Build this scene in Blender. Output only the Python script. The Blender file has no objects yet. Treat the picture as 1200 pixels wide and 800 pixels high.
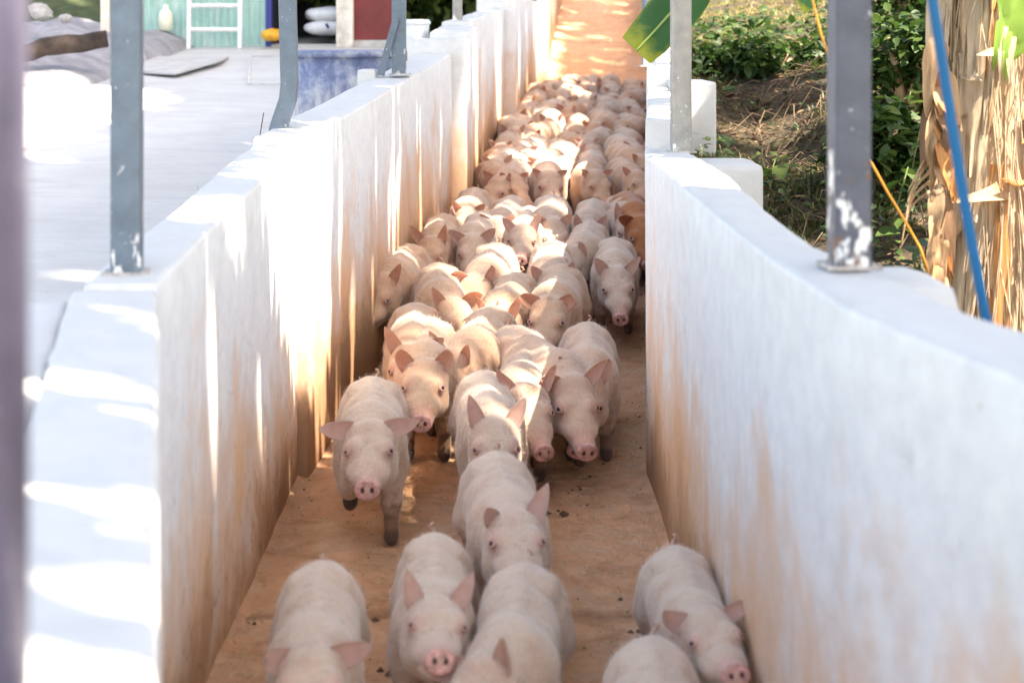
import bpy, bmesh, math, random
import numpy as np
from mathutils import Vector, Matrix, Euler, noise as mnoise

R = math.radians
rng = random.Random(7)
nrg = np.random.default_rng(11)
S = bpy.context.scene
COL = S.collection

# ------------------------------------------------------------------ camera, sky, sun, exposure
HC, F, YH = 1.32, 1800.0, 46.0            # eye height, focal length in px of a 1200 px frame, horizon row
cam_d = bpy.data.cameras.new('camera'); cam = bpy.data.objects.new('camera', cam_d); COL.objects.link(cam)
cam.location = (0, 0, HC); cam.rotation_euler = (R(90), 0, 0)
cam_d.sensor_width = 36.0; cam_d.lens = F / 1200 * 36
cam_d.shift_y = -(400 - YH) / 1200
cam_d.clip_start = 0.05; cam_d.clip_end = 2000
cam_d.dof.use_dof = True; cam_d.dof.focus_distance = 5.3; cam_d.dof.aperture_fstop = 3.6
S.camera = cam

SUN = Vector((.43, -.28, .855)).normalized()   # direction towards the sun
EL = math.asin(SUN.z); AZ = math.atan2(SUN.x, SUN.y)
w = bpy.data.worlds.new('World'); S.world = w; w.use_nodes = True
nt = w.node_tree
sky = nt.nodes.new('ShaderNodeTexSky'); sky.sky_type = 'NISHITA'; sky.sun_disc = False
sky.sun_elevation = EL; sky.sun_rotation = AZ; sky.dust_density = 2.0
bg = nt.nodes['Background']; bg.inputs['Strength'].default_value = 0.15
tint = nt.nodes.new('ShaderNodeMix'); tint.data_type = 'RGBA'; tint.blend_type = 'MULTIPLY'; tint.inputs[0].default_value = 1.0
tint.inputs[7].default_value = (1.15, .985, .80, 1)                    # camera white balance set for open shade
nt.links.new(sky.outputs[0], tint.inputs[6]); nt.links.new(tint.outputs[2], bg.inputs['Color'])
sd = bpy.data.lights.new('sun', 'SUN'); sun = bpy.data.objects.new('sun', sd); COL.objects.link(sun)
sun.rotation_euler = SUN.to_track_quat('Z', 'Y').to_euler(); sun.location = SUN * 20
sd.energy = 5.0; sd.angle = R(0.53); sd.color = (1.0, .88, .72)
S.view_settings.view_transform = 'Standard'; S.view_settings.look = 'None'
S.view_settings.gamma = 1.0; S.view_settings.exposure = 2.4
S.cycles.use_denoising = True
S.cycles.max_bounces = 8; S.cycles.diffuse_bounces = 5

# ------------------------------------------------------------------ small helpers
def smooth(o, on=True):
    o.data.polygons.foreach_set('use_smooth', [on] * len(o.data.polygons))

def mesh(name, v, f, mat=None, sm=False):
    m = bpy.data.meshes.new(name); m.from_pydata([tuple(p) for p in v], [], [tuple(q) for q in f])
    if mat: m.materials.append(mat)
    m.update()
    if sm: m.polygons.foreach_set('use_smooth', [True] * len(m.polygons))
    return m

def link(name, me, parent=None, loc=None, rot=None):
    o = bpy.data.objects.new(name, me); COL.objects.link(o)
    if parent: o.parent = parent
    if loc is not None: o.location = loc
    if rot is not None: o.rotation_euler = rot
    return o

def tag(o, label=None, cat=None, group=None, kind=None):
    if label: o['label'] = label
    if cat: o['category'] = cat
    if group: o['group'] = group
    if kind: o['kind'] = kind
    return o

def thing(name, label, cat, loc=(0, 0, 0), rot=(0, 0, 0), group=None):
    return tag(link(name, None, None, loc, rot), label, cat, group)

class MB:
    """collects shapes for ONE mesh object"""
    def __init__(s): s.v = []; s.f = []
    def add(s, v, f):
        b = len(s.v); s.v += [tuple(p) for p in v]; s.f += [tuple(i + b for i in q) for q in f]
    def box(s, c, d, rz=0, M=None, bev=0.0):
        bm = bmesh.new(); bmesh.ops.create_cube(bm, size=1)
        bmesh.ops.scale(bm, vec=d, verts=bm.verts)
        if bev: bmesh.ops.bevel(bm, geom=bm.edges[:], offset=bev, segments=2, affect='EDGES', profile=.6)
        T = Matrix.Translation(c) @ (M if M else Matrix.Rotation(rz, 4, 'Z'))
        bm.transform(T); bm.verts.index_update()
        s.add([v.co[:] for v in bm.verts], [[v.index for v in f.verts] for f in bm.faces]); bm.free()
        return s
    def tube(s, pts, rad, n=10, cap=True, sq=False):
        pts = [Vector(p) for p in pts]; rr = rad if isinstance(rad, (list, tuple)) else [rad] * len(pts)
        V = []; Fc = []; up = None
        for i, p in enumerate(pts):
            t = (pts[min(i + 1, len(pts) - 1)] - pts[max(i - 1, 0)]).normalized()
            if up is None:
                up = Vector((0, 0, 1)) if abs(t.z) < .9 else Vector((0, 1, 0))
            a = t.cross(up).normalized(); b = a.cross(t).normalized(); up = b
            for k in range(n):
                th = 2 * math.pi * (k + (.5 if sq else 0)) / n
                V.append(p + (a * math.cos(th) + b * math.sin(th)) * rr[i])
        for i in range(len(pts) - 1):
            for k in range(n):
                Fc.append((i * n + k, i * n + (k + 1) % n, (i + 1) * n + (k + 1) % n, (i + 1) * n + k))
        if cap:
            Fc.append(tuple(range(n))[::-1]); Fc.append(tuple((len(pts) - 1) * n + k for k in range(n)))
        s.add(V, Fc); return s
    def lathe(s, prof, c=(0, 0, 0), n=24, cap=True):
        V = []; Fc = []
        for r, z in prof:
            for k in range(n):
                a = 2 * math.pi * k / n; V.append((c[0] + r * math.cos(a), c[1] + r * math.sin(a), c[2] + z))
        for i in range(len(prof) - 1):
            for k in range(n):
                Fc.append((i * n + k, i * n + (k + 1) % n, (i + 1) * n + (k + 1) % n, (i + 1) * n + k))
        if cap:
            Fc.append(tuple(range(n))[::-1]); Fc.append(tuple((len(prof) - 1) * n + k for k in range(n)))
        s.add(V, Fc); return s
    def build(s, name, mat, parent=None, sm=False, loc=None, rot=None):
        return link(name, mesh(name, s.v, s.f, mat, sm), parent, loc, rot)

def interp(x, tab):
    if x <= tab[0][0]: 
        (x0, y0), (x1, y1) = tab[0], tab[1]
        return y0 + (y1 - y0) * (x - x0) / (x1 - x0)
    for (x0, y0), (x1, y1) in zip(tab, tab[1:]):
        if x <= x1: return y0 + (y1 - y0) * (x - x0) / (x1 - x0)
    return y1 + (y1 - y0) * (x - x1) / (x1 - x0)

# ------------------------------------------------------------------ node helpers
class NT:
    def __init__(s, name):
        s.m = bpy.data.materials.new(name); s.m.use_nodes = True; s.t = s.m.node_tree
        s.b = s.t.nodes['Principled BSDF']
    def n(s, typ, **kw):
        x = s.t.nodes.new(typ)
        for k, v in kw.items(): setattr(x, k, v)
        return x
    def l(s, a, b): s.t.links.new(a, b)
    def set(s, **kw):
        for k, v in kw.items(): s.b.inputs[k.replace('_', ' ')].default_value = v
        return s
    def pos(s, obj=False, scale=(1, 1, 1), rot=(0, 0, 0)):
        c = s.n('ShaderNodeTexCoord') if obj else s.n('ShaderNodeNewGeometry')
        mp = s.n('ShaderNodeMapping'); mp.inputs['Scale'].default_value = scale; mp.inputs['Rotation'].default_value = rot
        s.l(c.outputs['Object' if obj else 'Position'], mp.inputs['Vector']); return mp.outputs[0]
    def noise(s, vec, scale=5, detail=4, rough=.6, dist=0):
        x = s.n('ShaderNodeTexNoise'); x.inputs['Scale'].default_value = scale; x.inputs['Detail'].default_value = detail
        x.inputs['Roughness'].default_value = rough; x.inputs['Distortion'].default_value = dist
        if vec is not None: s.l(vec, x.inputs['Vector'])
        return x.outputs['Fac']
    def vor(s, vec, scale=5, feat='F1'):
        x = s.n('ShaderNodeTexVoronoi'); x.feature = feat; x.inputs['Scale'].default_value = scale
        if vec is not None: s.l(vec, x.inputs['Vector'])
        return x.outputs['Distance']
    def ramp(s, fac, stops, interp='LINEAR'):
        x = s.n('ShaderNodeValToRGB'); x.color_ramp.interpolation = interp
        e = x.color_ramp.elements
        while len(e) < len(stops): e.new(.5)
        for el, (p, c) in zip(e, stops):
            el.position = p; el.color = (c, c, c, 1) if isinstance(c, (int, float)) else (*c, 1)
        s.l(fac, x.inputs['Fac']); return x.outputs['Color']
    def mix(s, fac, a, b, mode='MIX'):
        x = s.n('ShaderNodeMix'); x.data_type = 'RGBA'; x.blend_type = mode
        for sock, val in ((x.inputs[0], fac), (x.inputs[6], a), (x.inputs[7], b)):
            if isinstance(val, (int, float)): sock.default_value = val
            elif isinstance(val, tuple): sock.default_value = (*val, 1)
            else: s.l(val, sock)
        return x.outputs[2]
    def math(s, op, a, b=0.0, clamp=False):
        x = s.n('ShaderNodeMath'); x.operation = op; x.use_clamp = clamp
        for sock, val in ((x.inputs[0], a), (x.inputs[1], b)):
            if isinstance(val, (int, float)): sock.default_value = val
            else: s.l(val, sock)
        return x.outputs[0]
    def attr(s, name, out='Fac'):
        x = s.n('ShaderNodeAttribute'); x.attribute_name = name; return x.outputs[out]
    def base(s, c):
        if isinstance(c, tuple): s.b.inputs['Base Color'].default_value = (*c, 1)
        else: s.l(c, s.b.inputs['Base Color'])
        return s
    def bump(s, h, strength=.3, dist=.01):
        x = s.n('ShaderNodeBump'); x.inputs['Strength'].default_value = strength; x.inputs['Distance'].default_value = dist
        s.l(h, x.inputs['Height']); s.l(x.outputs[0], s.b.inputs['Normal']); return s

def simple(name, c, rough=.7, var=.25, scale=12, metal=0, bump=.15, stretch=(1, 1, 1), obj=False):
    t = NT(name); v = t.pos(obj, stretch)
    n1 = t.noise(v, scale, 5)
    lo = tuple(max(0, x * (1 - var)) for x in c); hi = tuple(min(1, x * (1 + var)) for x in c)
    t.base(t.ramp(n1, [(.3, lo), (.7, hi)])).set(Roughness=rough, Metallic=metal)
    if bump: t.bump(n1, bump, .004)
    return t.m

MAT = {}
def wall_mat():
    t = NT('limewashed_plaster')
    h = t.attr('h')                                          # height above the lane floor, metres
    inner = t.attr('inner')                                  # 1 on the face towards the lane
    v1 = t.pos(False, (1.9, 1.9, 1.5)); v2 = t.pos(False, (7, 7, 2.6)); v3 = t.pos(False, (.7, .7, .8))
    s1 = t.noise(v1, 1.0, 8, .68, .35); s2 = t.noise(v2, 1.0, 6, .68, .4); s3 = t.noise(v3, 1.0, 3, .5)
    lvl = t.math('SUBTRACT', .60, h)                         # dirt climbs from the foot
    a = t.math('ADD', t.math('MULTIPLY', lvl, 1.15), t.math('MULTIPLY', t.math('SUBTRACT', s1, .5), 1.9))
    a = t.math('ADD', a, t.math('MULTIPLY', t.math('SUBTRACT', s2, .5), .9))
    a = t.math('ADD', a, t.math('MULTIPLY', t.math('SUBTRACT', s3, .5), .9))
    a = t.math('ADD', a, t.attr('dirt'))
    st = t.math('MULTIPLY', t.ramp(a, [(.0, 0.0), (.25, .5), (.55, .95)]), inner)
    fine = t.noise(t.pos(False, (1, 1, 1)), 18, 6, .65)
    white = t.ramp(fine, [(.3, (.60, .60, .605)), (.7, (.71, .71, .705))])
    mould = t.ramp(t.noise(t.pos(), 3.1, 6, .7), [(.60, 0.0), (.74, .5)])
    white = t.mix(mould, white, (.56, .56, .47))
    dirt = t.ramp(s2, [(.25, (.54, .29, .14)), (.75, (.66, .43, .26))])
    c = t.mix(st, white, dirt)
    low = t.math('ADD', t.math('SUBTRACT', t.math('ADD', .22, t.math('MULTIPLY', t.attr('dirt'), .8)), h), t.math('MULTIPLY', t.math('SUBTRACT', s1, .5), .8))
    lowm = t.math('MULTIPLY', t.ramp(low, [(.0, 0.0), (.20, .8)]), inner)
    c = t.mix(lowm, c, (.26, .14, .07))
    cr = t.vor(t.pos(False, (1, 1, 1)), 55)
    c = t.mix(t.ramp(t.noise(t.pos(), 60, 3), [(.66, 0.0), (.74, .45)]), c, (.35, .27, .2))
    dn = t.n('ShaderNodeTexNoise'); dn.inputs['Scale'].default_value = 5; dn.inputs['Detail'].default_value = 6; t.l(t.pos(), dn.inputs['Vector'])
    ck = t.vor(t.mix(.30, t.pos(), dn.outputs['Color']), 3.1, 'DISTANCE_TO_EDGE')
    ckm = t.math('MULTIPLY', t.ramp(ck, [(.0, 1.0), (.005, 0.0)]), t.ramp(t.noise(t.pos(), 2.3, 4), [(.54, 0.0), (.66, .45)]))
    c = t.mix(ckm, c, (.25, .21, .17))
    spl = t.ramp(t.noise(t.pos(), 26, 6, .7), [(.57, 0.0), (.63, .8)])
    spm = t.math('MULTIPLY', t.math('MULTIPLY', spl, inner), t.ramp(t.math('SUBTRACT', .45, h), [(.0, 0.0), (.4, 1.0)]))
    c = t.mix(spm, c, (.27, .17, .105))
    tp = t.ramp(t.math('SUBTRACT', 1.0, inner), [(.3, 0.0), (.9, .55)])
    c = t.mix(tp, c, (.47, .465, .455))                                   # greyer tops and outer faces, painted to tone down skylight there
    t.base(c).set(Roughness=.85); t.b.inputs['Specular IOR Level'].default_value = .25
    hgt = t.math('ADD', t.math('MULTIPLY', fine, .7), t.math('MULTIPLY', s2, .5))
    chip = t.ramp(t.noise(t.pos(), 8, 8, .75), [(.60, 0.0), (.66, 1.0)])
    t.bump(t.math('SUBTRACT', hgt, t.math('MULTIPLY', chip, .35)), .5, .007)
    return t.m
MAT['wall'] = wall_mat()

def lane_mat():
    t = NT('dusty_lane_concrete')
    v = t.pos(); n1 = t.noise(v, 1.7, 8, .66); n2 = t.noise(v, 13, 8, .75, .5); n3 = t.noise(v, 85, 5, .7); n4 = t.noise(t.pos(False, (1, 1.6, 1)), 4.5, 6, .7, 1.0)
    c = t.ramp(n1, [(.30, (.78, .40, .20)), (.52, (.89, .51, .285)), (.72, (.90, .60, .38))])
    c = t.mix(t.ramp(n4, [(.50, 0.0), (.66, .55)]), c, (.56, .26, .12))
    c = t.mix(t.ramp(n2, [(.50, 0.0), (.64, .7)]), c, (.88, .62, .42))
    c = t.mix(t.ramp(n2, [(.30, .55), (.42, 0.0)]), c, (.36, .18, .09))
    c = t.mix(t.ramp(n3, [(.58, 0.0), (.68, .5)]), c, (.40, .21, .11))
    t.base(c).set(Roughness=.9)
    scuff = t.vor(t.pos(False, (1, 1, 1)), 21)
    t.bump(t.math('ADD', t.math('ADD', n3, t.math('MULTIPLY', n2, 3.0)), t.math('MULTIPLY', scuff, 1.2)), 1.0, .014)
    return t.m
MAT['lane'] = lane_mat()

def yard_mat():
    t = NT('pale_yard_concrete')
    v = t.pos(); n1 = t.noise(v, .8, 5, .6); n2 = t.noise(t.pos(False, (2.2, 8, 3)), 1.0, 7, .7, .8); n3 = t.noise(v, 19, 7, .72)
    c = t.ramp(n1, [(.3, (.45, .445, .435)), (.7, (.58, .575, .565))])
    c = t.mix(t.ramp(n2, [(.45, 0.0), (.66, .55)]), c, (.40, .39, .385))
    c = t.mix(t.ramp(n3, [(.58, 0.0), (.72, .5)]), c, (.34, .32, .29))
    t.base(c).set(Roughness=.9); t.bump(t.math('ADD', n2, n3), .5, .008)
    return t.m
MAT['yard'] = yard_mat()

def metal_mat(name, c, splash=True, top=.0):
    t = NT(name); v = t.pos()
    n1 = t.noise(v, 22, 4, .6); n2 = t.noise(v, 60, 3)
    col = t.ramp(n1, [(.3, tuple(x * .82 for x in c)), (.7, tuple(min(1, x * 1.15) for x in c))])
    col = t.mix(t.ramp(n2, [(.68, 0.0), (.72, .8)]), col, (.6, .6, .6))
    if splash:
        h = t.attr('h')
        k = t.math('ADD', t.math('MULTIPLY', t.math('SUBTRACT', top, h), 3.0), t.math('MULTIPLY', t.math('SUBTRACT', t.noise(t.pos(False, (1, 1, .5)), 26, 4), .5), 2.6))
        m = t.ramp(k, [(.08, 0.0), (.2, 1.0)])
        col = t.mix(m, col, (.72, .72, .72))
        k2 = t.math('ADD', t.math('MULTIPLY', t.math('SUBTRACT', top - .05, h), 3.0), t.math('MULTIPLY', t.math('SUBTRACT', t.noise(v, 31, 4), .5), 2.6))
        col = t.mix(t.ramp(k2, [(.12, 0.0), (.3, .9)]), col, (.17, .09, .055))
    t.base(col).set(Roughness=.5, Metallic=.35)
    t.bump(n1, .1, .002)
    return t.m
MAT['zinc'] = metal_mat('galvanised_steel', (.135, .17, .215))
MAT['zinc_warm'] = metal_mat('weathered_steel', (.31, .30, .285))
MAT['dark_steel'] = metal_mat('dark_grey_steel', (.095, .102, .132), True, .10)
MAT['violet_steel'] = metal_mat('violet_grey_painted_steel', (.16, .145, .21), False)
MAT['rust'] = simple('rusty_iron', (.10, .05, .03), .9, .4, 30)
MAT['plate'] = simple('limed_steel_plate', (.42, .38, .35), .8, .5, 40)

# ------------------------------------------------------------------ ground profile
FLOOR = [(0.5, -.14), (3.05, -.05), (4.64, 0.0), (5.2, .045), (8, .26), (15, .68), (17, 1.28), (18.1, 1.6), (22, 2.75)]
def zf(y): return interp(y, FLOOR)
def xr(y):                                # right wall, inner face
    if y >= 4.64: return .0892 * y - .008
    return interp(y, [(.9, .70), (1.71, .56), (2.1, .475), (2.6, .442), (3.15, .428), (4.0, .418), (4.64, .406)])
def xl(y):                                # left wall, inner face
    if y >= 4.64: return .0885 * y - 1.05
    if y >= 2.80: return -.645
    return -.645 + (2.80 - y) * .2305
def zyard(y): return .45 + (y - 3) * .0863 if y < 12 else 1.227 + (y - 12) * .06
def zhill(x, y):
    u_ = min(1, max(0, (5.6 - y) / 2.0)); b = .30 + .10 * min(y, 9.5) + .035 * max(0, y - 9.5) + (.10 + .12 * min(1, max(0, (y - 8) / 5))) * max(0, x - .6) - .36 * u_ * u_ * (3 - 2 * u_) - .22 * math.exp(-(((x - 1.10) / .34) ** 2 + ((y - 6.7) / 1.0) ** 2))
    return b + .07 * mnoise.noise((x * .9, y * .9, 3.3)) + .03 * mnoise.noise((x * 2.7, y * 2.7, 1.3))
def yard_of(px, py, h=0.0, zfun=zf):       # depth of a photo pixel on a surface at height h above it
    lo, hi = 1.2, 16.0
    for _ in range(50):
        m = (lo + hi) / 2
        if YH + (HC - zfun(m) - h) * F / m > py: lo = m
        else: hi = m
    return (lo + hi) / 2

# ------------------------------------------------------------------ the setting
def grid_sheet(name, xs, ys, zfun, mat):
    V = [(x(y) if callable(x) else x, y, zfun(x(y) if callable(x) else x, y)) for y in ys for x in xs]
    n = len(xs); Fc = [(j * n + i, j * n + i + 1, (j + 1) * n + i + 1, (j + 1) * n + i) for j in range(len(ys) - 1) for i in range(n - 1)]
    return link(name, mesh(name, V, Fc, mat, True))
MAT['earth'] = simple('brown_earth', (.11, .075, .045), .95, .45, 9, bump=.5)
g = grid_sheet('ground', [-400, -60, -12, -4, 0, 4, 12, 60, 400], [-300, -40, -8, 0, 10, 25, 60, 150, 500], lambda x, y: -.6 + max(0, y - 10) * .02, simple('field_ground', (.13, .12, .06), .95, .4, .5))
tag(g, kind='structure')

# lane floor: poured slabs with narrow joints over a base sheet
lane = tag(link('lane_floor', None), kind='structure')
edges = [0.5, 2.2, 3.62, 5.15, 6.9, 8.6, 10.4, 12.2, 14.0, 15.05, 17.0, 19.5, 22.0]
for a, b in zip(edges, edges[1:]):
    a2, b2 = a + .004, b - .004
    ny = max(4, int((b2 - a2) / .06)); nx = 22
    V = []; Fc = []
    for j in range(ny + 1):
        y = a2 + (b2 - a2) * j / ny
        for i in range(nx + 1):
            x = xl(y) - .03 + (xr(y) - xl(y) + .06) * i / nx
            e = min(j, ny - j)
            V.append((x, y, zf(y) + .006 * mnoise.noise((x * 5, y * 5, 0)) + .003 * mnoise.noise((x * 17, y * 17, 2)) - (.006 if e == 0 else 0)))
    for j in range(ny):
        for i in range(nx):
            k = j * (nx + 1) + i; Fc.append((k, k + 1, k + nx + 2, k + nx + 1))
    # skirt down at both ends
    b0 = len(V)
    for j in (0, ny):
        for i in range(nx + 1):
            p = V[j * (nx + 1) + i]; V.append((p[0], p[1], p[2] - .05))
    for i in range(nx):
        Fc.append((b0 + i, b0 + i + 1, i + 1, i)); k = ny * (nx + 1) + i; q = b0 + nx + 1 + i
        Fc.append((k, k + 1, q + 1, q))
    link('slab', mesh('slab', V, Fc, MAT['lane'], True), lane)
ys = [0.5 + .25 * i for i in range(87)]
o = grid_sheet('slab_bed', [lambda y: xl(y) - .1, lambda y: xr(y) + .1], ys, lambda x, y: zf(y) - .04, MAT['earth']); o.parent = lane

ys = [-2 + .5 * i for i in range(60)]
yard = grid_sheet('yard_ground', [-14, -9, -6, -4.5] + [-3.6 + .3 * i for i in range(9)] + [lambda y: xl(y) - .11], ys, lambda x, y: zyard(y) + .02 * mnoise.noise((x * .8, y * .5, 0)), MAT['yard'])
tag(yard, kind='structure')

def hill_mat():
    t = NT('hillside_soil'); v = t.pos()
    n1 = t.noise(v, 1.3, 5, .6); n2 = t.noise(v, 14, 5, .65); n3 = t.noise(v, 45, 3)
    c = t.ramp(n2, [(.3, (.02, .013, .008)), (.55, (.055, .036, .020)), (.75, (.11, .075, .04))])
    c = t.mix(t.ramp(n1, [(.45, 0.0), (.65, .6)]), c, (.06, .065, .02))
    t.base(c).set(Roughness=.95); t.bump(t.math('ADD', n2, n3), .8, .03); return t.m
xs = [lambda y: xr(y) + .10] + [(lambda y, k=k: xr(y) + .10 + .14 * k) for k in range(1, 30)] + [8, 12, 20, 40]
hill = grid_sheet('hillside', xs, [-2 + .16 * i for i in range(150)] + [23, 26, 32, 45], zhill, hill_mat())
tag(hill, kind='structure')

# ------------------------------------------------------------------ the two lane walls
def wall_section(name, ys, xin, xout, ztop, parent, bev=.011, dirt=0.0, side=1, rough=.004):
    """loft along the lane; side=+1 left wall (lane on +x), -1 right wall"""
    V = []; Hh = []; Inn = []; Fc = []
    n = None
    for y in ys:
        xi, xo, zt, z0 = xin(y), xout(y), ztop(y), zf(y) - .12
        d = 1 if xi > xo else -1
        prof = []
        for k in range(13): prof.append((xi, z0 + (zt - bev - z0) * k / 12, 1))
        for k in range(1, 5):
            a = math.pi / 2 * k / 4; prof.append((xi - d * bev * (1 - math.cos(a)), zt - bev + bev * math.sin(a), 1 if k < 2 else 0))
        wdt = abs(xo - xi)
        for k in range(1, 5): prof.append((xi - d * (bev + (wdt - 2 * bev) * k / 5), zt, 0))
        for k in range(5):
            a = math.pi / 2 * (1 - k / 4); prof.append((xo + d * bev * (1 - math.cos(a)), zt - bev + bev * math.sin(a), 0))
        for k in range(1, 7): prof.append((xo, zt - bev - (zt - bev - z0) * k / 6, 0))
        n = len(prof)
        for x, z, i in prof:
            q = mnoise.noise((x * 6, y * 6, z * 6)) * rough + mnoise.noise((x * 1.7, y * 1.7, z * 1.7)) * rough * 1.6
            q2 = mnoise.noise((x * 5 + 9, y * 5, z * 5)) * rough
            if z > zt - bev - .004:
                e_ = mnoise.noise((x * 31, y * 31, z * 31)); q -= d * max(0, e_ - .25) * .012; q2 -= max(0, e_ - .25) * .014
            V.append((x + q, y, z + (q2 if z > zt - .05 else 0))); Hh.append(z - zf(y)); Inn.append(i)
    m = len(ys)
    for j in range(m - 1):
        for k in range(n - 1):
            f = (j * n + k, j * n + k + 1, (j + 1) * n + k + 1, (j + 1) * n + k)
            Fc.append(f if side > 0 else f[::-1])
    # end caps, bevel-free fans; own vertices so that shading stays flat
    for j, rev in ((0, True), (m - 1, False)):
        b0 = len(V)
        for k in range(n): V.append(V[j * n + k]); Hh.append(Hh[j * n + k]); Inn.append(.9)
        f = tuple(b0 + k for k in range(n)); Fc.append(f[::-1] if (rev == (side > 0)) else f)
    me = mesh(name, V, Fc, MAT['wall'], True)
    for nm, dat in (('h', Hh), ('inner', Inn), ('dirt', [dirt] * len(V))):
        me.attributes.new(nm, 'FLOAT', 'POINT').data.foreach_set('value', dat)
    return link(name, me, parent)
def lin(a, b, n): return [a + (b - a) * i / n for i in range(n + 1)]
T = .135
LW = thing('lane_wall', 'white limewashed wall along the left side of the pig lane, rising in steps', 'wall')
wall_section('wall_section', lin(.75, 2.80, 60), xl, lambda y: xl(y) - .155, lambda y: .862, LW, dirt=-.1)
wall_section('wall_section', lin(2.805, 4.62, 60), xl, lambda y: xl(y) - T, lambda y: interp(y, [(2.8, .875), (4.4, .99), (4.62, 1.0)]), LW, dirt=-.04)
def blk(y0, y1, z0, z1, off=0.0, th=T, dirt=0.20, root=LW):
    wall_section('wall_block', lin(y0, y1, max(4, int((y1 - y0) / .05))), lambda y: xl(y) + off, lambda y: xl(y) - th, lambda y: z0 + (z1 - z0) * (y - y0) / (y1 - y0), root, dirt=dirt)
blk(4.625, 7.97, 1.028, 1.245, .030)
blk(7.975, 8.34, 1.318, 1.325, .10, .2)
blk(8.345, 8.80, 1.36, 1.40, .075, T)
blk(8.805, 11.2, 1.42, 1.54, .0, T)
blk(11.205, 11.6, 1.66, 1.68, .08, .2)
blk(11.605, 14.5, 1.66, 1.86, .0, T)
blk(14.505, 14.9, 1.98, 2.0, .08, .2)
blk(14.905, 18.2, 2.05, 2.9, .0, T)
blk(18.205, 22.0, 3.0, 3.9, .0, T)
RW = thing('lane_wall', 'white limewashed wall along the right side of the pig lane beside the hillside', 'wall')
def rblk(y0, y1, z0, z1, th=.14, dirt=0.0, off=0.0, n=.1):
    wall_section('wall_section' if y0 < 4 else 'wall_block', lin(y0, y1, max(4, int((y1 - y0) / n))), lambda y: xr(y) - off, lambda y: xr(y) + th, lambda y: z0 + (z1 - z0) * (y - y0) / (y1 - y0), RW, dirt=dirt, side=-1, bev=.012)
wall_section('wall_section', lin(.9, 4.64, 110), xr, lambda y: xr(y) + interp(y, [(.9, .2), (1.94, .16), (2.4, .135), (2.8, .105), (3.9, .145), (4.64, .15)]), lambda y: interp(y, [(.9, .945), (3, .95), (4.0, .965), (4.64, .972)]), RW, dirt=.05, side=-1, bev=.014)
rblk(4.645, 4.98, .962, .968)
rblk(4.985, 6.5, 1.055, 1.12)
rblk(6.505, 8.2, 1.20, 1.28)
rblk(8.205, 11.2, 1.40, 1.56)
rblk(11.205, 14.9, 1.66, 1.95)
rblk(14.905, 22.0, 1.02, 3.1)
def plaster_box(name, c, d, parent=None, bev=.02, h0=0.3):
    m = MB(); m.box(c, d, bev=bev); o = m.build(name, MAT['wall'], parent, True)
    n = len(o.data.vertices)
    for nm, val in (('h', h0), ('inner', 0.0), ('dirt', 0.0)):
        o.data.attributes.new(nm, 'FLOAT', 'POINT').data.foreach_set('value', [val] * n)
    return o
tag(plaster_box('concrete_pad', (.66, 4.78, .72), (.20, .30, .44)), 'low cream concrete pad against the outside of the right wall', 'concrete block')
tag(plaster_box('concrete_pillar', (.735, 6.3, .95), (.155, .40, .40), bev=.012), 'upright cream concrete pillar behind the mottled post on the right wall', 'concrete block')
tag(plaster_box('concrete_pad', (.662, 2.62, .77), (.155, .26, .30), bev=.05), 'rounded white plaster pad beside the foot of the dark steel post', 'concrete block')
tag(plaster_box('concrete_pillar', (-.622, 6.62, 1.02), (.075, .16, .34), bev=.012), 'small white pillar behind the left wall at the foot of the braced post', 'concrete block')
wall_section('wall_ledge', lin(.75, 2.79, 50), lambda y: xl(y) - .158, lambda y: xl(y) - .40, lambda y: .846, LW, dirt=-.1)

# dirt trodden up against the foot of both walls
V = []; Fc = []
for side in (1, -1):
    ysd = [2.6 + .03 * i for i in range(420)]; b0 = len(V)
    for y in ysd:
        wv = .035 + .022 * mnoise.noise((y * 3.1, side, 0)) + .02 * mnoise.noise((y * 11, side, 5)); hv = max(.003, .012 + .010 * mnoise.noise((y * 5, side * 3, 2)))
        for k in range(5):
            f = k / 4; x = (xl(y) - .01 + wv * f) if side > 0 else (xr(y) + .01 - wv * f)
            V.append((x, y, zf(y) + hv * (1 - f) ** 1.6 + .004 * mnoise.noise((x * 40, y * 40, 1)) * (1 - f) - (.004 if k == 4 else 0)))
    for j in range(len(ysd) - 1):
        for k in range(4): a = b0 + j * 5 + k; q_ = (a, a + 1, a + 6, a + 5); Fc.append(q_ if side > 0 else q_[::-1])
tag(link('trodden_dirt', mesh('trodden_dirt', V, Fc, MAT['lane'], True)), kind='stuff')
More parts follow.
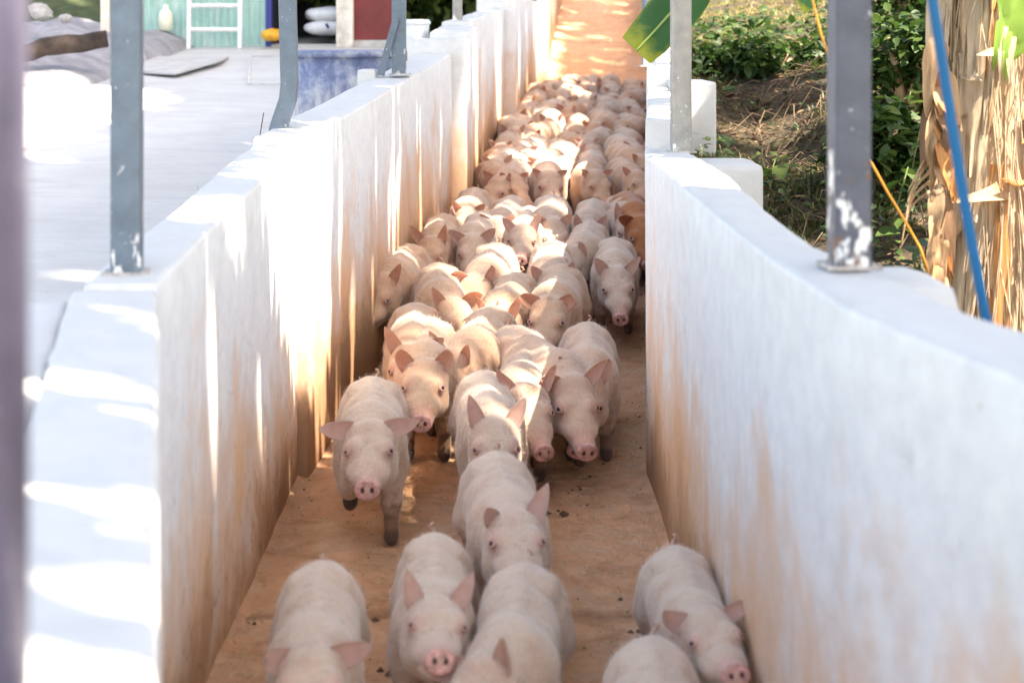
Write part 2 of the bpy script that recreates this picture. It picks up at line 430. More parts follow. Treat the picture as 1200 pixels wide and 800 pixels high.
# ------------------------------------------------------------------ posts
def post_h(o, z0):
    o.data.attributes.new('h', 'FLOAT', 'POINT').data.foreach_set('value', [v.co.z - z0 for v in o.data.vertices]); return o
def box_post(x, y, z0, z1, wd, mat, label, rz=0, plate=True, dp=None):
    t = thing('steel_post', label, 'post', (x, y, z0), (0, 0, rz))
    n = 40; bm = MB(); hw = wd / 2; hd = (dp or wd) / 2; b = .006; prof = []
    for sx, sy in ((1, 1), (-1, 1), (-1, -1), (1, -1)):
        for k in range(4):
            a0 = math.atan2(sy, sx) - math.pi / 4 + math.pi / 2 * k / 3
            prof.append((sx * (hw - b) + b * math.cos(a0), sy * (hd - b) + b * math.sin(a0)))
    V = []; Fc = []; m = len(prof)
    for j in range(n + 1):
        z = (z1 - z0) * (j / n) ** 1.6 + .004
        for px, py in prof: V.append((px, py, z))
    for j in range(n):
        for k in range(m): Fc.append((j * m + k, j * m + (k + 1) % m, (j + 1) * m + (k + 1) % m, (j + 1) * m + k))
    Fc.append(tuple(n * m + k for k in range(m)))
    bm.add(V, Fc); post_h(bm.build('shaft', mat, t, True), 0)
    if plate:
        p = MB(); p.box((0, 0, .004), (wd * 1.5, wd * 1.3, .006), bev=.002); post_h(p.build('base_plate', MAT['plate'], t), 0)
    return t
def ppos(px, py, z): y = (HC - z) * F / (py - YH); return ((px - 600) * y / F, y)
x, y = ppos(149, 320, .878); box_post(x, y, .876, 2.75, .057, MAT['zinc'], 'round-edged galvanised post standing on the left wall at its near bend', R(8))
x, y = ppos(995, 313, .95); box_post(x, y, .949, 2.75, .060, MAT['dark_steel'], 'dark grey steel post with white paint splashes on the right wall', R(3))
box_post(.532, 4.84, .962, 2.75, .060, MAT['zinc_warm'], 'pale mottled post on the right wall in front of the banana leaf', R(4))
box_post(.590, 6.62, 1.20, 2.75, .055, MAT['zinc'], 'grey post further up the right wall, half hidden behind the pale post', R(4))
t = thing('steel_post', 'violet grey post out of focus at the left edge, nearest to the camera', 'post', (-.352, 1.02, .863))
post_h(MB().tube([(0, 0, .002), (0, 0, .5), (0, 0, 2.0)], .030, 20).build('shaft', MAT['violet_steel'], t, True), 0)
MB().box((0, 0, .003), (.09, .09, .006), bev=.002).build('base_plate', MAT['plate'], t)
# post whose foot is bent outward
z0 = 1.0; x, y = ppos(322, 165, z0)
t = thing('steel_post', 'galvanised post with a bent foot on the left wall beside the blue tub', 'post', (x, y, z0))
sq = .036
post_h(MB().tube([(0, 0, .002), (.018, 0, .06), (.042, 0, .13), (.047, 0, .18), (.040, 0, .45), (.033, 0, 1.75)], sq, 4, sq=True).build('shaft', MAT['zinc'], t), 0)
MB().tube([(-.045, -.03, .0), (-.03, -.03, .09)], .0016, 6).build('iron_wire', MAT['rust'], t)
MB().tube([(-.06, -.04, .012), (-.03, -.05, .006), (.03, -.05, .010)], .0016, 6).build('iron_wire', MAT['rust'], t)
# braced post
z0 = 1.165; x, y = -.487, 6.62
t = thing('steel_post', 'slim post with a diagonal brace on the left wall before the white bucket', 'post', (x, y, z0))
post_h(MB().tube([(0, 0, .002), (0, 0, .3), (.002, 0, 1.6)], .042, 4, sq=True).build('shaft', MAT['zinc'], t), 0)
post_h(MB().tube([(-.075, -.03, .0), (-.03, -.034, .17), (-.01, -.034, .24)], .020, 4, sq=True).build('brace', MAT['zinc'], t), -.5)
MB().box((.005, -.01, .004), (.09, .08, .006)).build('base_plate', MAT['plate'], t)
# thin far posts on the left wall
box_post(-.318, 8.95, 1.42, 2.9, .055, MAT['zinc_warm'], 'pale post on the left wall in front of the green bushes', R(5))
# ------------------------------------------------------------------ blue hose and orange cord
MAT['hose'] = NT('blue_hose_rubber').base((.012, .13, .31)).set(Roughness=.38).m
MAT['cord'] = NT('orange_cord').base((.62, .26, .02)).set(Roughness=.6).m
def P(px, py, y): return ((px - 600) * y / F, y, HC - (py - YH) * y / F)
pts = [(.60 * .985, 2.40, 2.6)] + [P(px, py, 2.40 + .0003 * py) for px, py in ((1080, -60), (1093, 0), (1102, 60), (1113, 130), (1124, 200), (1136, 270), (1148, 335), (1156, 378), (1163, 420), (1160, 470))] + [(.79, 2.6, .62), (.85, 2.9, .59)]
tag(MB().tube(pts, .0085, 12).build('hose', MAT['hose'], None, True), 'blue rubber hose hanging down behind the right wall', 'hose')
pts = [P(px, py, 3.6) for px, py in ((938, -60), (952, 0), (962, 40), (976, 80), (996, 132), (1018, 185), (1040, 225), (1060, 258), (1078, 290), (1088, 320))]
tag(MB().tube(pts, .003, 8).build('cord', MAT['cord'], None, True), 'thin orange cord slanting down through the weeds behind the dark post', 'cord')

# ------------------------------------------------------------------ pigs
def skin_mat():
    t = NT('pig_skin_with_short_bristles')
    v = t.pos(True); n1 = t.noise(v, 9, 5, .6); n2 = t.noise(v, 38, 4, .6); n3 = t.noise(t.pos(True, (160, 34, 80)), 1.0, 3, .7)
    oi = t.n('ShaderNodeObjectInfo')
    off = t.n('ShaderNodeVectorMath'); off.operation = 'SCALE'; off.inputs['Scale'].default_value = 7.0
    c = t.ramp(n1, [(.3, (.43, .29, .215)), (.5, (.50, .38, .295)), (.72, (.55, .445, .365))])
    c = t.mix(t.math('MULTIPLY', t.attr('pink'), .8), c, (.50, .235, .20))
    c = t.mix(t.ramp(n2, [(.52, 0.0), (.70, .5)]), c, (.56, .37, .28))
    sp = t.math('ADD', t.math('MULTIPLY', t.attr('mud'), 1.0), t.math('MULTIPLY', t.math('SUBTRACT', n2, .5), 1.3))
    sp = t.math('ADD', sp, t.math('MULTIPLY', t.math('SUBTRACT', n1, .5), 1.0))
    c = t.mix(oi.outputs['Color'], (0, 0, 0), c, 'MULTIPLY') if False else t.mix(1.0, c, oi.outputs['Color'], 'MULTIPLY')
    c = t.mix(t.ramp(sp, [(.30, 0.0), (.72, .92)]), c, (.20, .12, .075))
    grime = t.ramp(t.noise(v, 5.5, 4, .65), [(.58, 0.0), (.72, .38)])
    c = t.mix(grime, c, (.42, .29, .20))
    c = t.mix(t.ramp(t.noise(t.pos(True, (1, 1, 1)), 11, 8, .78, .8), [(.56, 0.0), (.65, .6)]), c, (.30, .19, .125))
    c = t.mix(t.attr('hoof'), c, (.10, .06, .045))
    c = t.mix(t.attr('spot'), c, (.20, .12, .08))
    t.base(c).set(Roughness=.72, Sheen_Weight=.35, Sheen_Roughness=.4)
    t.b.inputs['Specular IOR Level'].default_value = .3
    t.b.inputs['Subsurface Weight'].default_value = .12
    t.b.inputs['Subsurface Radius'].default_value = (.02, .008, .005)
    t.b.inputs['Subsurface Scale'].default_value = .5
    t.bump(t.math('ADD', t.math('MULTIPLY', n3, .8), t.math('ADD', n2, t.math('MULTIPLY', n1, .9))), .55, .008)
    return t.m
SKIN = skin_mat()
def ear_mat():
    t = NT('pig_ear_skin'); v = t.pos(True); n = t.noise(v, 24, 4)
    oi = t.n('ShaderNodeObjectInfo')
    ins = t.attr('ins')
    c = t.mix(ins, t.ramp(n, [(.3, (.60, .44, .37)), (.7, (.68, .54, .46))]), t.ramp(n, [(.3, (.64, .42, .36)), (.7, (.74, .55, .48))]))
    c = t.mix(t.ramp(t.attr('rim'), [(.70, 0.0), (1.0, .6)]), c, (.60, .48, .40))
    c = t.mix(t.ramp(t.noise(v, 55, 4), [(.58, 0.0), (.74, .3)]), c, (.46, .28, .22))
    c = t.mix(1.0, c, oi.outputs['Color'], 'MULTIPLY')
    t.base(c).set(Roughness=.7, Sheen_Weight=.3)
    tr = t.n('ShaderNodeBsdfTranslucent'); t.l(c, tr.inputs['Color'])
    mx = t.n('ShaderNodeMixShader'); mx.inputs[0].default_value = .5
    t.l(t.b.outputs[0], mx.inputs[1]); t.l(tr.outputs[0], mx.inputs[2])
    t.l(mx.outputs[0], t.t.nodes['Material Output'].inputs['Surface'])
    t.bump(n, .25, .003); return t.m
EARM = ear_mat()
EYEM = NT('dark_eye').base((.012, .008, .007)).set(Roughness=.12).m
LIDM = simple('eyelid_skin', (.40, .235, .20), .6, .2, 40, bump=0)
SNM = simple('moist_pink_snout', (.47, .245, .21), .5, .5, 75, bump=.5)
NOSM = NT('dark_nostril').base((.06, .02, .018)).set(Roughness=.7).m

def smin(a, b, k):
    h = np.clip(.5 + .5 * (b - a) / k, 0, 1)
    return b + (a - b) * h - k * h * (1 - h)
def cone(p, a, b, ra, rb):
    a = np.asarray(a, np.float32); b = np.asarray(b, np.float32); d = b - a; L = float(d @ d) + 1e-9
    t = np.clip(((p - a) @ d) / L, 0, 1)
    return np.linalg.norm(p - a - t[..., None] * d, axis=-1) - (ra + (rb - ra) * t)
def ell(p, c, r):
    r = np.asarray(r, np.float32); q = (p - np.asarray(c, np.float32)) / r
    k0 = np.linalg.norm(q, axis=-1); k1 = np.linalg.norm(q / r, axis=-1) + 1e-9
    return k0 * (k0 - 1) / k1

NECK = np.array((0, -.19, .265))
def head_xf(hy, hp, hr=0):
    M = Matrix.Rotation(R(hy), 3, 'Z') @ Matrix.Rotation(R(hp), 3, 'X') @ Matrix.Rotation(R(hr), 3, 'Y')
    M = np.array(M)
    return (lambda q: NECK + M @ (np.asarray(q, float) - NECK)), M

def pig_prims(hy=0, hp=0, hr=0, gait=(0, 0, 0, 0), lift=(0, 0, 0, 0), fat=1.0, bend=0.0):
    X, _ = head_xf(hy, hp, hr)
    bx = bend; fat = fat * .90
    P_ = []
    add = lambda fn, k: P_.append((fn, k))
    C = lambda a, b, ra, rb, k=.03: add(lambda p: cone(p, a, b, ra, rb), k)
    E = lambda c, r, k=.03: add(lambda p: ell(p, c, r), k)
    E((bx * .6, .225, .245), (.090 * fat, .105, .090), .02)          # rump
    E((bx * .2, .05, .240), (.102 * fat, .19, .098), .05)            # barrel
    E((0, -.12, .250), (.092 * fat, .115, .098), .045)               # shoulders
    C((bx * .5, .20, .322), (0, -.08, .328), .012, .012, .03)        # spine
    for s in (-1, 1):
        E((bx * .6 + s * .056, .205, .205), (.046, .078, .090), .03)   # hams
        E((s * .058, -.130, .215), (.036, .060, .085), .025)           # shoulder blades
        E((bx * .6 + s * .048, .175, .305), (.022, .04, .02), .03)     # hip bones
    C((0, -.15, .268), tuple(X((0, -.265, .270))), .080, .064, .045)   # neck
    C((0, -.16, .215), tuple(X((0, -.27, .215))), .056, .044, .04)
    E(tuple(X((0, -.285, .268))), (.066, .064, .062), .03)      # skull
    for s in (-1, 1):
        E(tuple(X((s * .037, -.298, .216))), (.036, .050, .044), .025)  # jowls
        E(tuple(X((s * .036, -.345, .276))), (.026, .032, .024), .016)  # brows
        E(tuple(X((s * .030, -.385, .222))), (.020, .045, .018), .02)   # cheek line
    C(tuple(X((0, -.33, .248))), tuple(X((0, -.455, .203))), .050, .028, .03)   # muzzle
    C(tuple(X((0, -.30, .200))), tuple(X((0, -.435, .178))), .040, .017, .018)  # lower jaw
    C(tuple(X((0, -.458, .203))), tuple(X((0, -.470, .201))), .029, .029, .008) # pad
    feet = []
    for i, (sx, fr) in enumerate(((-1, 1), (1, 1), (-1, 0), (1, 0))):
        dy, dz = gait[i], lift[i]
        if fr:
            sh = np.array((sx * .056, -.140, .190)); ft = np.array((sx * .056, -.165 + dy, .012 + dz))
            kn = sh * .47 + ft * .53 + np.array((0, -.008 - dz * .75, .004 + dz * .10))
            fe = kn * .30 + ft * .70 + np.array((0, .010 + dz * .3, .012))
            r = (.042, .026, .018, .022)
        else:
            ox = bx * .6
            sh = np.array((ox + sx * .062, .205, .175)); ft = np.array((ox + sx * .058, .235 + dy, .012 + dz))
            kn = np.array((ox + sx * .061, .268 + dy * .75, .108 + dz * .7))
            fe = kn * .28 + ft * .72 + np.array((0, .008, .010))
            r = (.050, .025, .018, .022)
        feet.append(ft)
        C(tuple(sh), tuple(kn), r[0], r[1], .028); C(tuple(kn), tuple(fe), r[1], r[2], .014)
        C(tuple(fe), tuple(ft + np.array((0, 0, .006))), r[2], r[3] * .92, .012)
        C(tuple(ft + np.array((0, -.010, 0))), tuple(ft + np.array((0, .004, .004))), .017, .019, .008)
    return P_, X, feet

def crumple(me, seed, X):
    """skin folds and unevenness, larger over the neck, smaller on face and legs"""
    n = len(me.vertices); co = np.empty(n * 3, np.float32); no = np.empty(n * 3, np.float32)
    me.vertices.foreach_get('co', co); me.vertices.foreach_get('normal', no); co = co.reshape(-1, 3); no = no.reshape(-1, 3)
    d = np.zeros(n, np.float32); nk = np.asarray(X((0, -.20, .26)))
    for i in range(n):
        x, y, z = co[i]; s = seed * 3.1
        a = .0050 * mnoise.noise((x * 11 + s, y * 11, z * 11)) + .0022 * mnoise.noise((x * 30, y * 30 + s, z * 30))
        w = math.exp(-((y + .20) / .055) ** 2) * (1 if z > .18 else .3)
        a += w * .0008 * math.sin(y * 230 + 3 * mnoise.noise((x * 14, y * 6, z * 14 + s)))
        if z < .13: a *= .35
        d[i] = a
    co += no * d[:, None]; me.vertices.foreach_set('co', co.ravel()); me.update()

def surf_nets(D, org, h):
    nx, ny, nz = D.shape
    ins = D < 0
    cells = [ins[i:nx - 1 + i, j:ny - 1 + j, k:nz - 1 + k] for i in (0, 1) for j in (0, 1) for k in (0, 1)]
    cnt = sum(c.astype(np.int8) for c in cells); act = (cnt > 0) & (cnt < 8)
    idx = -np.ones(act.shape, np.int64); ii = np.argwhere(act); idx[act] = np.arange(len(ii))
    acc = np.zeros((len(ii), 3)); num = np.zeros(len(ii))
    cr = [(i, j, k) for i in (0, 1) for j in (0, 1) for k in (0, 1)]
    dv = {c: D[ii[:, 0] + c[0], ii[:, 1] + c[1], ii[:, 2] + c[2]] for c in cr}
    for a in cr:
        for ax in range(3):
            if a[ax]: continue
            b = list(a); b[ax] = 1; b = tuple(b)
            da, db = dv[a], dv[b]; m = (da < 0) != (db < 0)
            t = np.where(m, da / np.where(m, da - db, 1), 0)
            pt = np.tile(np.array(a, float), (len(ii), 1)); pt[:, ax] += t
            acc[m] += pt[m]; num[m] += 1
    V = org + (ii + acc / num[:, None]) * h
    Fs = []
    for ax in range(3):
        o1, o2 = (ax + 1) % 3, (ax + 2) % 3
        sl0 = [slice(0, -1)] * 3; sl1 = [slice(0, -1)] * 3
        sl0[ax] = slice(0, -1); sl1[ax] = slice(1, None)
        sA = [slice(1, -1)] * 3; sB = [slice(1, -1)] * 3
        sA[ax] = slice(0, -1); sB[ax] = slice(1, None)
        A, B = ins[tuple(sA)], ins[tuple(sB)]
        ed = np.argwhere(A != B)
        base = ed.copy(); base[:, o1] += 1; base[:, o2] += 1
        flip = A[tuple(ed.T)]
        q = []
        for d1, d2 in ((-1, -1), (0, -1), (0, 0), (-1, 0)):
            c = base.copy(); c[:, o1] += d1; c[:, o2] += d2; q.append(idx[tuple(c.T)])
        q = np.stack(q, 1); q[~flip] = q[~flip][:, ::-1]
        Fs.append(q)
    return V, np.concatenate(Fs)

def sd(P_, p):
    d = None
    for fn, k in P_:
        e = fn(p); d = e if d is None else smin(d, e, k)
    return d

def march(P_, o, d):
    o = np.asarray(o, float); d = np.asarray(d, float); d /= np.linalg.norm(d); t = 0.0
    for _ in range(60):
        v = float(sd(P_, (o + d * t)[None, :].astype(np.float32))[0])
        t += max(-v, .0002) * .8
        if v > -.0004: break
    return o + d * t

def ear_mesh(L=.104, W=.027, curl=(1.6, .75), flop=.25, tipc=0.0):
    nu, nv = 12, 11; P0 = []; P1 = []
    for j in range(nv):
        t = j / (nv - 1)
        w_ = W * max(.02, (1 - t) ** .85 * (.86 + 1.3 * t * (1 - .35 * t)))
        c = curl[0] + (curl[1] - curl[0]) * t
        for i in range(nu):
            ph = -1 + 2 * i / (nu - 1)
            r = w_ / max(.2, math.sin(min(c, 1.45)))
            x = r * math.sin(ph * c); y = r * math.cos(ph * c) - r
            z = L * t
            ang = flop * t * t * 1.2
            y2 = y - L * flop * t * t; z2 = z - L * flop * .35 * t ** 3
            y2 -= tipc * max(0, t - .7) ** 2 * L * 4
            th = .0035 * (1 - .55 * t) * (1 - .5 * abs(ph))
            P0.append((x, y2 - th, z2)); P1.append((x * 1.04, y2 + th, z2))
    V = P0 + P1; n = len(P0); Fc = []; I = []
    for j in range(nv - 1):
        for i in range(nu - 1):
            a = j * nu + i; q = (a, a + 1, a + nu + 1, a + nu)
            Fc.append(q); Fc.append(tuple(n + k for k in q[::-1]))
    for j in range(nv - 1):
        for i in (0, nu - 1):
            a = j * nu + i; b = a + nu; q = (a, b, n + b, n + a); Fc.append(q if i == 0 else q[::-1])
    for i in range(nu - 1):
        a = (nv - 1) * nu + i; Fc.append((a, a + 1, n + a + 1, n + a))
    me = mesh('ear', V, Fc, EARM, True)
    me.attributes.new('ins', 'FLOAT', 'POINT').data.foreach_set('value', [1.0] * n + [0.0] * n)
    me.attributes.new('rim', 'FLOAT', 'POINT').data.foreach_set('value', [max(abs(-1 + 2 * i / (nu - 1)), j / (nv - 1)) for j in range(nv) for i in range(nu)] * 2)
    return me
EARS = {'up': ear_mesh(flop=.12), 'side': ear_mesh(.112, .030, (1.55, .65), .30), 'flop': ear_mesh(.108, .030, (1.5, .7), .6, .35),
        'curl': ear_mesh(.104, .023, (1.45, 1.2), .05, .8), 'small': ear_mesh(.094, .027, (1.5, .8), .25)}
def eye_mesh():
    bm = bmesh.new(); bmesh.ops.create_uvsphere(bm, u_segments=12, v_segments=8, radius=.0094)
    for f in bm.faces: f.material_index = 0
    V = []; n, m = 16, 6
    r0, r1 = .0104, .0044
    for i in range(n):
        a = 2 * math.pi * i / n
        for k in range(m):
            b = 2 * math.pi * k / m
            rr = r0 + r1 * math.cos(b)
            V.append(bm.verts.new((rr * math.cos(a) * 1.15, rr * math.sin(a) * (.62 if math.sin(a) > 0 else .74), .0050 + r1 * .7 * math.sin(b))))
    for i in range(n):
        for k in range(m):
            f = bm.faces.new((V[i * m + k], V[((i + 1) % n) * m + k], V[((i + 1) % n) * m + (k + 1) % m], V[i * m + (k + 1) % m])); f.material_index = 1
    for f in bm.faces: f.smooth = True
    me = bpy.data.meshes.new('eye'); bm.to_mesh(me); bm.free(); me.materials.append(EYEM); me.materials.append(LIDM); return me
EYE = eye_mesh()
def snout_mesh():
    bm = bmesh.new(); n = 28
    def ring(r, z, sx=1.12, sy=.92): return [bm.verts.new((r * sx * math.cos(2 * math.pi * i / n), r * sy * math.sin(2 * math.pi * i / n), z)) for i in range(n)]
    rs = [ring(.0315, -.010), ring(.0335, .002), ring(.0325, .008), ring(.028, .0105), ring(.014, .0085)]
    for a, b in zip(rs, rs[1:]):
        for i in range(n): bm.faces.new((a[i], a[(i + 1) % n], b[(i + 1) % n], b[i]))
    bm.faces.new(rs[-1])
    for s in (-1, 1):
        c = (s * .0135, .002, .0102); k = 10
        o_ = [bm.verts.new((c[0] + .0062 * math.cos(2 * math.pi * i / k), c[1] + .0078 * math.sin(2 * math.pi * i / k), c[2] + .0012)) for i in range(k)]
        i_ = [bm.verts.new((c[0] + .0028 * math.cos(2 * math.pi * i / k), c[1] + .004 * math.sin(2 * math.pi * i / k), c[2] - .0006)) for i in range(k)]
        for i in range(k):
            f = bm.faces.new((o_[i], o_[(i + 1) % k], i_[(i + 1) % k], i_[i])); f.material_index = 1
        f = bm.faces.new(i_); f.material_index = 1
    for f in bm.faces: f.smooth = True
    me = bpy.data.meshes.new('snout'); bm.to_mesh(me); bm.free(); me.materials.append(SNM); me.materials.append(NOSM); return me
SNOUT = snout_mesh()
TAILS = []
for sgn in (1, -1):
    m_ = MB(); m_.tube([(0, 0, 0), (0, .012, .012), (sgn * .010, .022, .034), (sgn * .022, .018, .050), (sgn * .018, .006, .064), (sgn * .006, .008, .070)], [.010, .0085, .007, .006, .005, .003], 8)
    TAILS.append(mesh('tail', m_.v, m_.f, SKIN, True))
m_ = MB(); m_.tube([(0, 0, 0), (0, .010, .014), (-.002, .012, .036), (.002, .008, .048)], [.011, .010, .0085, .004], 8); TAILS.append(mesh('tail', m_.v, m_.f, SKIN, True))
for tm in TAILS:
    tm.attributes.new('pink', 'FLOAT', 'POINT').data.foreach_set('value', [.35] * len(tm.vertices))

def frame(pos, zdir, ydir):
    z = Vector(zdir).normalized(); x = Vector(ydir).cross(z).normalized(); y = z.cross(x)
    M = Matrix((x, y, z)).transposed().to_4x4(); M.translation = Vector(pos); return M

def pig_model(h=.009, hy=0, hp=0, hr=0, gait=(0, 0, 0, 0), lift=(0, 0, 0, 0), ears=('side', 'side'), eo=(58, 58), ef=(20, 20), fat=1.0, bend=0.0, tail=0, spot=None):
    """returns a list of (part name, mesh, local matrix)"""
    P_, X, feet = pig_prims(hy, hp, hr, gait, lift, fat, bend)
    _, HM = head_xf(hy, hp, hr)
    lo = np.array((-.25, -.57, -.02)); hi = np.array((.24, .36, .42))
    dims = np.ceil((hi - lo) / h).astype(int) + 1
    # coarse pass, then only the cells near the surface get exact values
    g = np.stack(np.meshgrid(*[lo[i] + h * np.arange(dims[i]) for i in range(3)], indexing='ij'), -1).astype(np.float32)
    cs = 4
    Dc = sd(P_, g[::cs, ::cs, ::cs])
    near = np.abs(Dc) < h * cs * 2.2
    nb = np.repeat(np.repeat(np.repeat(near, cs, 0), cs, 1), cs, 2)[:dims[0], :dims[1], :dims[2]]
    Df = np.repeat(np.repeat(np.repeat(Dc, cs, 0), cs, 1), cs, 2)[:dims[0], :dims[1], :dims[2]].copy()
    full = np.zeros(tuple(dims), bool); full[:nb.shape[0], :nb.shape[1], :nb.shape[2]] = nb
    D = np.ones(tuple(dims), np.float32); D[:Df.shape[0], :Df.shape[1], :Df.shape[2]] = Df
    D[full] = sd(P_, g[full])
    V, Fq = surf_nets(D, lo, h)
    for _ in range(2):                                                   # even out the cells, then back onto the exact surface
        A = np.zeros_like(V); N_ = np.zeros(len(V))
        for k in range(4):
            np.add.at(A, Fq[:, k], V[Fq[:, (k + 1) % 4]] + V[Fq[:, k - 1]]); np.add.at(N_, Fq[:, k], 2)
        V = V * .4 + .6 * A / N_[:, None]
        p32 = V.astype(np.float32); e = np.float32(.0015); d0 = sd(P_, p32)
        gr = np.stack([(sd(P_, p32 + e * np.eye(3, dtype=np.float32)[k]) - d0) / e for k in range(3)], 1)
        gn = np.linalg.norm(gr, axis=1, keepdims=True) + 1e-6
        V = V - gr / gn * np.clip(d0[:, None] / gn, -.004, .004)
    me = bpy.data.meshes.new('body'); me.vertices.add(len(V)); me.vertices.foreach_set('co', V.astype(np.float32).ravel())
    me.loops.add(len(Fq) * 4); me.loops.foreach_set('vertex_index', Fq.astype(np.int32).ravel())
    me.polygons.add(len(Fq)); me.polygons.foreach_set('loop_start', np.arange(0, len(Fq) * 4, 4, dtype=np.int32))
    me.update(calc_edges=True); me.validate(); me.materials.append(SKIN)
    me.polygons.foreach_set('use_smooth', [True] * len(me.polygons))
    V = np.empty(len(me.vertices) * 3, np.float32); me.vertices.foreach_get('co', V); V = V.reshape(-1, 3)
    sn = X((0, -.470, .203)); dsn = np.linalg.norm(V - sn, axis=1)
    pink = np.exp(-(dsn / .045) ** 2) * .9
    eyes = []
    for s in (-1, 1):
        o = X((s * .012, -.338, .252)); d = HM @ np.array((s * .80, -.48, .36)); e = march(P_, o, d); eyes.append((e, d))
        pink += .8 * np.exp(-(np.linalg.norm(V - e, axis=1) / .024) ** 2)
        pink += .35 * np.exp(-(np.linalg.norm(V - X((s * .055, -.27, .31)), axis=1) / .035) ** 2)
    pink += .25 * np.clip((.16 - V[:, 2]) / .08, 0, 1)
    mud = np.clip((.20 - V[:, 2]) / .15, 0, 1) * .8
    jaw = np.linalg.norm(V - X((0, -.40, .165)), axis=1); mud += .35 * np.exp(-(jaw / .05) ** 2)
    hoof = np.zeros(len(V))
    for ft in feet: hoof = np.maximum(hoof, np.clip(1.3 - np.linalg.norm((V - ft) / (.03, .036, .024), axis=1), 0, 1))
    spt = np.zeros(len(V)) if not spot else np.clip(1.6 - np.linalg.norm(V - X(spot[:3]), axis=1) / spot[3] + .35 * np.sin(V[:, 0] * 310) * np.sin(V[:, 1] * 270), 0, 1) * .85
    for nm, dat in (('spot', spt), ('pink', np.clip(pink, 0, 1)), ('mud', mud), ('hoof', np.clip(hoof * 3, 0, 1))):
        me.attributes.new(nm, 'FLOAT', 'POINT').data.foreach_set('value', dat.astype(np.float32))
    crumple(me, abs(hy) + hp + fat * 7 + eo[0], X)
    parts = [('body', me, Matrix.Identity(4))]
    for k, s in enumerate((-1, 1)):
        b = march(P_, X((s * .02, -.27, .27)), HM @ np.array((s * .62, .12, .80)))
        b = b - (HM @ np.array((s * .62, .05, .80))) * .012
        Mh = Matrix(HM.tolist()).to_4x4()
        Rm = Mh @ Matrix.Scale(.93, 4) @ Matrix.Rotation(R(s * eo[k]), 4, 'Y') @ Matrix.Rotation(R(ef[k]), 4, 'X') @ Matrix.Rotation(R(s * -18), 4, 'Z')
        M = Rm.copy(); M.translation = Vector(b); parts.append(('ear', EARS[ears[k]], M))
    for e, d in eyes:
        parts.append(('eye', EYE, frame(e - d * .0055, d, HM @ np.array((0, 0, 1.0)))))
    fw = HM @ np.array((0, -1.0, -.10)); parts.append(('snout', SNOUT, frame(X((0, -.4905, .202)), fw, HM @ np.array((0, 0, 1.0))) @ Matrix.Scale(.86, 4)))
    t0 = march(P_, (bend * .6, .22, .255), (0, .85, .36))
    M = Matrix.Translation(Vector(t0) - Vector((0, .006, .002))) @ Matrix.Scale(.66, 4); parts.append(('tail', TAILS[tail], M))
    return parts

BRM = NT('white_bristles').base((.62, .54, .46)).set(Roughness=.6).m
def bristles(body, n, seed):
    r = np.random.default_rng(seed); me = body
    nv = len(me.vertices); co = np.empty(nv * 3, np.float32); no = np.empty(nv * 3, np.float32)
    me.vertices.foreach_get('co', co); me.vertices.foreach_get('normal', no); co = co.reshape(-1, 3); no = no.reshape(-1, 3)
    ok = np.where((co[:, 2] > .10) & (no[:, 2] > -.5))[0]; ix = r.choice(ok, n)
    p = co[ix] + r.normal(0, .0035, (n, 3)); nn = no[ix]; p += nn * .0005
    d = np.array((0, 1.0, -.15)) + r.normal(0, .35, (n, 3)); d -= nn * (d * nn).sum(1, keepdims=True); d /= np.linalg.norm(d, axis=1, keepdims=True)
    d = d * .85 + nn * r.uniform(.25, .75, (n, 1)); L = r.uniform(.006, .013, (n, 1))
    s = np.cross(d, nn); s /= np.linalg.norm(s, axis=1, keepdims=True) + 1e-6; w_ = .00032
    V = np.stack([p - s * w_, p + s * w_, p + d * L], 1).reshape(-1, 3)
    m = bpy.data.meshes.new('bristles'); m.vertices.add(3 * n); m.vertices.foreach_set('co', V.astype(np.float32).ravel())
    m.loops.add(3 * n); m.loops.foreach_set('vertex_index', np.arange(3 * n, dtype=np.int32)); m.polygons.add(n); m.polygons.foreach_set('loop_start', np.arange(0, 3 * n, 3, dtype=np.int32))
    m.update(calc_edges=True); m.materials.append(BRM); return m
def place_pig(parts, x, y, yaw, label, group, scale=1.0, tint=(1, 1, 1), z=None):
    a = math.atan((zf(y + .22) - zf(y - .22)) / .44)
    t = thing('pig', label, 'pig', (x, y, (zf(y + .2) + zf(y - .2)) / 2 + .004 if z is None else z), (a, 0, R(yaw)), group)
    t.scale = (scale,) * 3
    for nm, me, M in parts:
        o = link(nm, me, t); o.matrix_parent_inverse = Matrix.Identity(4); o.matrix_basis = M
        o.color = (*tint, 1)
    return t
GRP = 'young pigs trotting down the lane'
LEN = {'rump': (.21, .328), 'hoof': (-.175, 0.0), 'eye': (-.345, .272)}
def spot(px, py, ref, yaw, sc):
    ly, h = LEN[ref]; y = yard_of(px, py, h * sc); x = (px - 600) * y / F
    c, s = math.cos(R(yaw)), math.sin(R(yaw))
    return x + s * ly * sc, y - c * ly * sc

BR = (.66, .34, .15); W_ = (1.0, .99, .98); PK = (1.0, .91, .85); OR = (1.0, .87, .74)
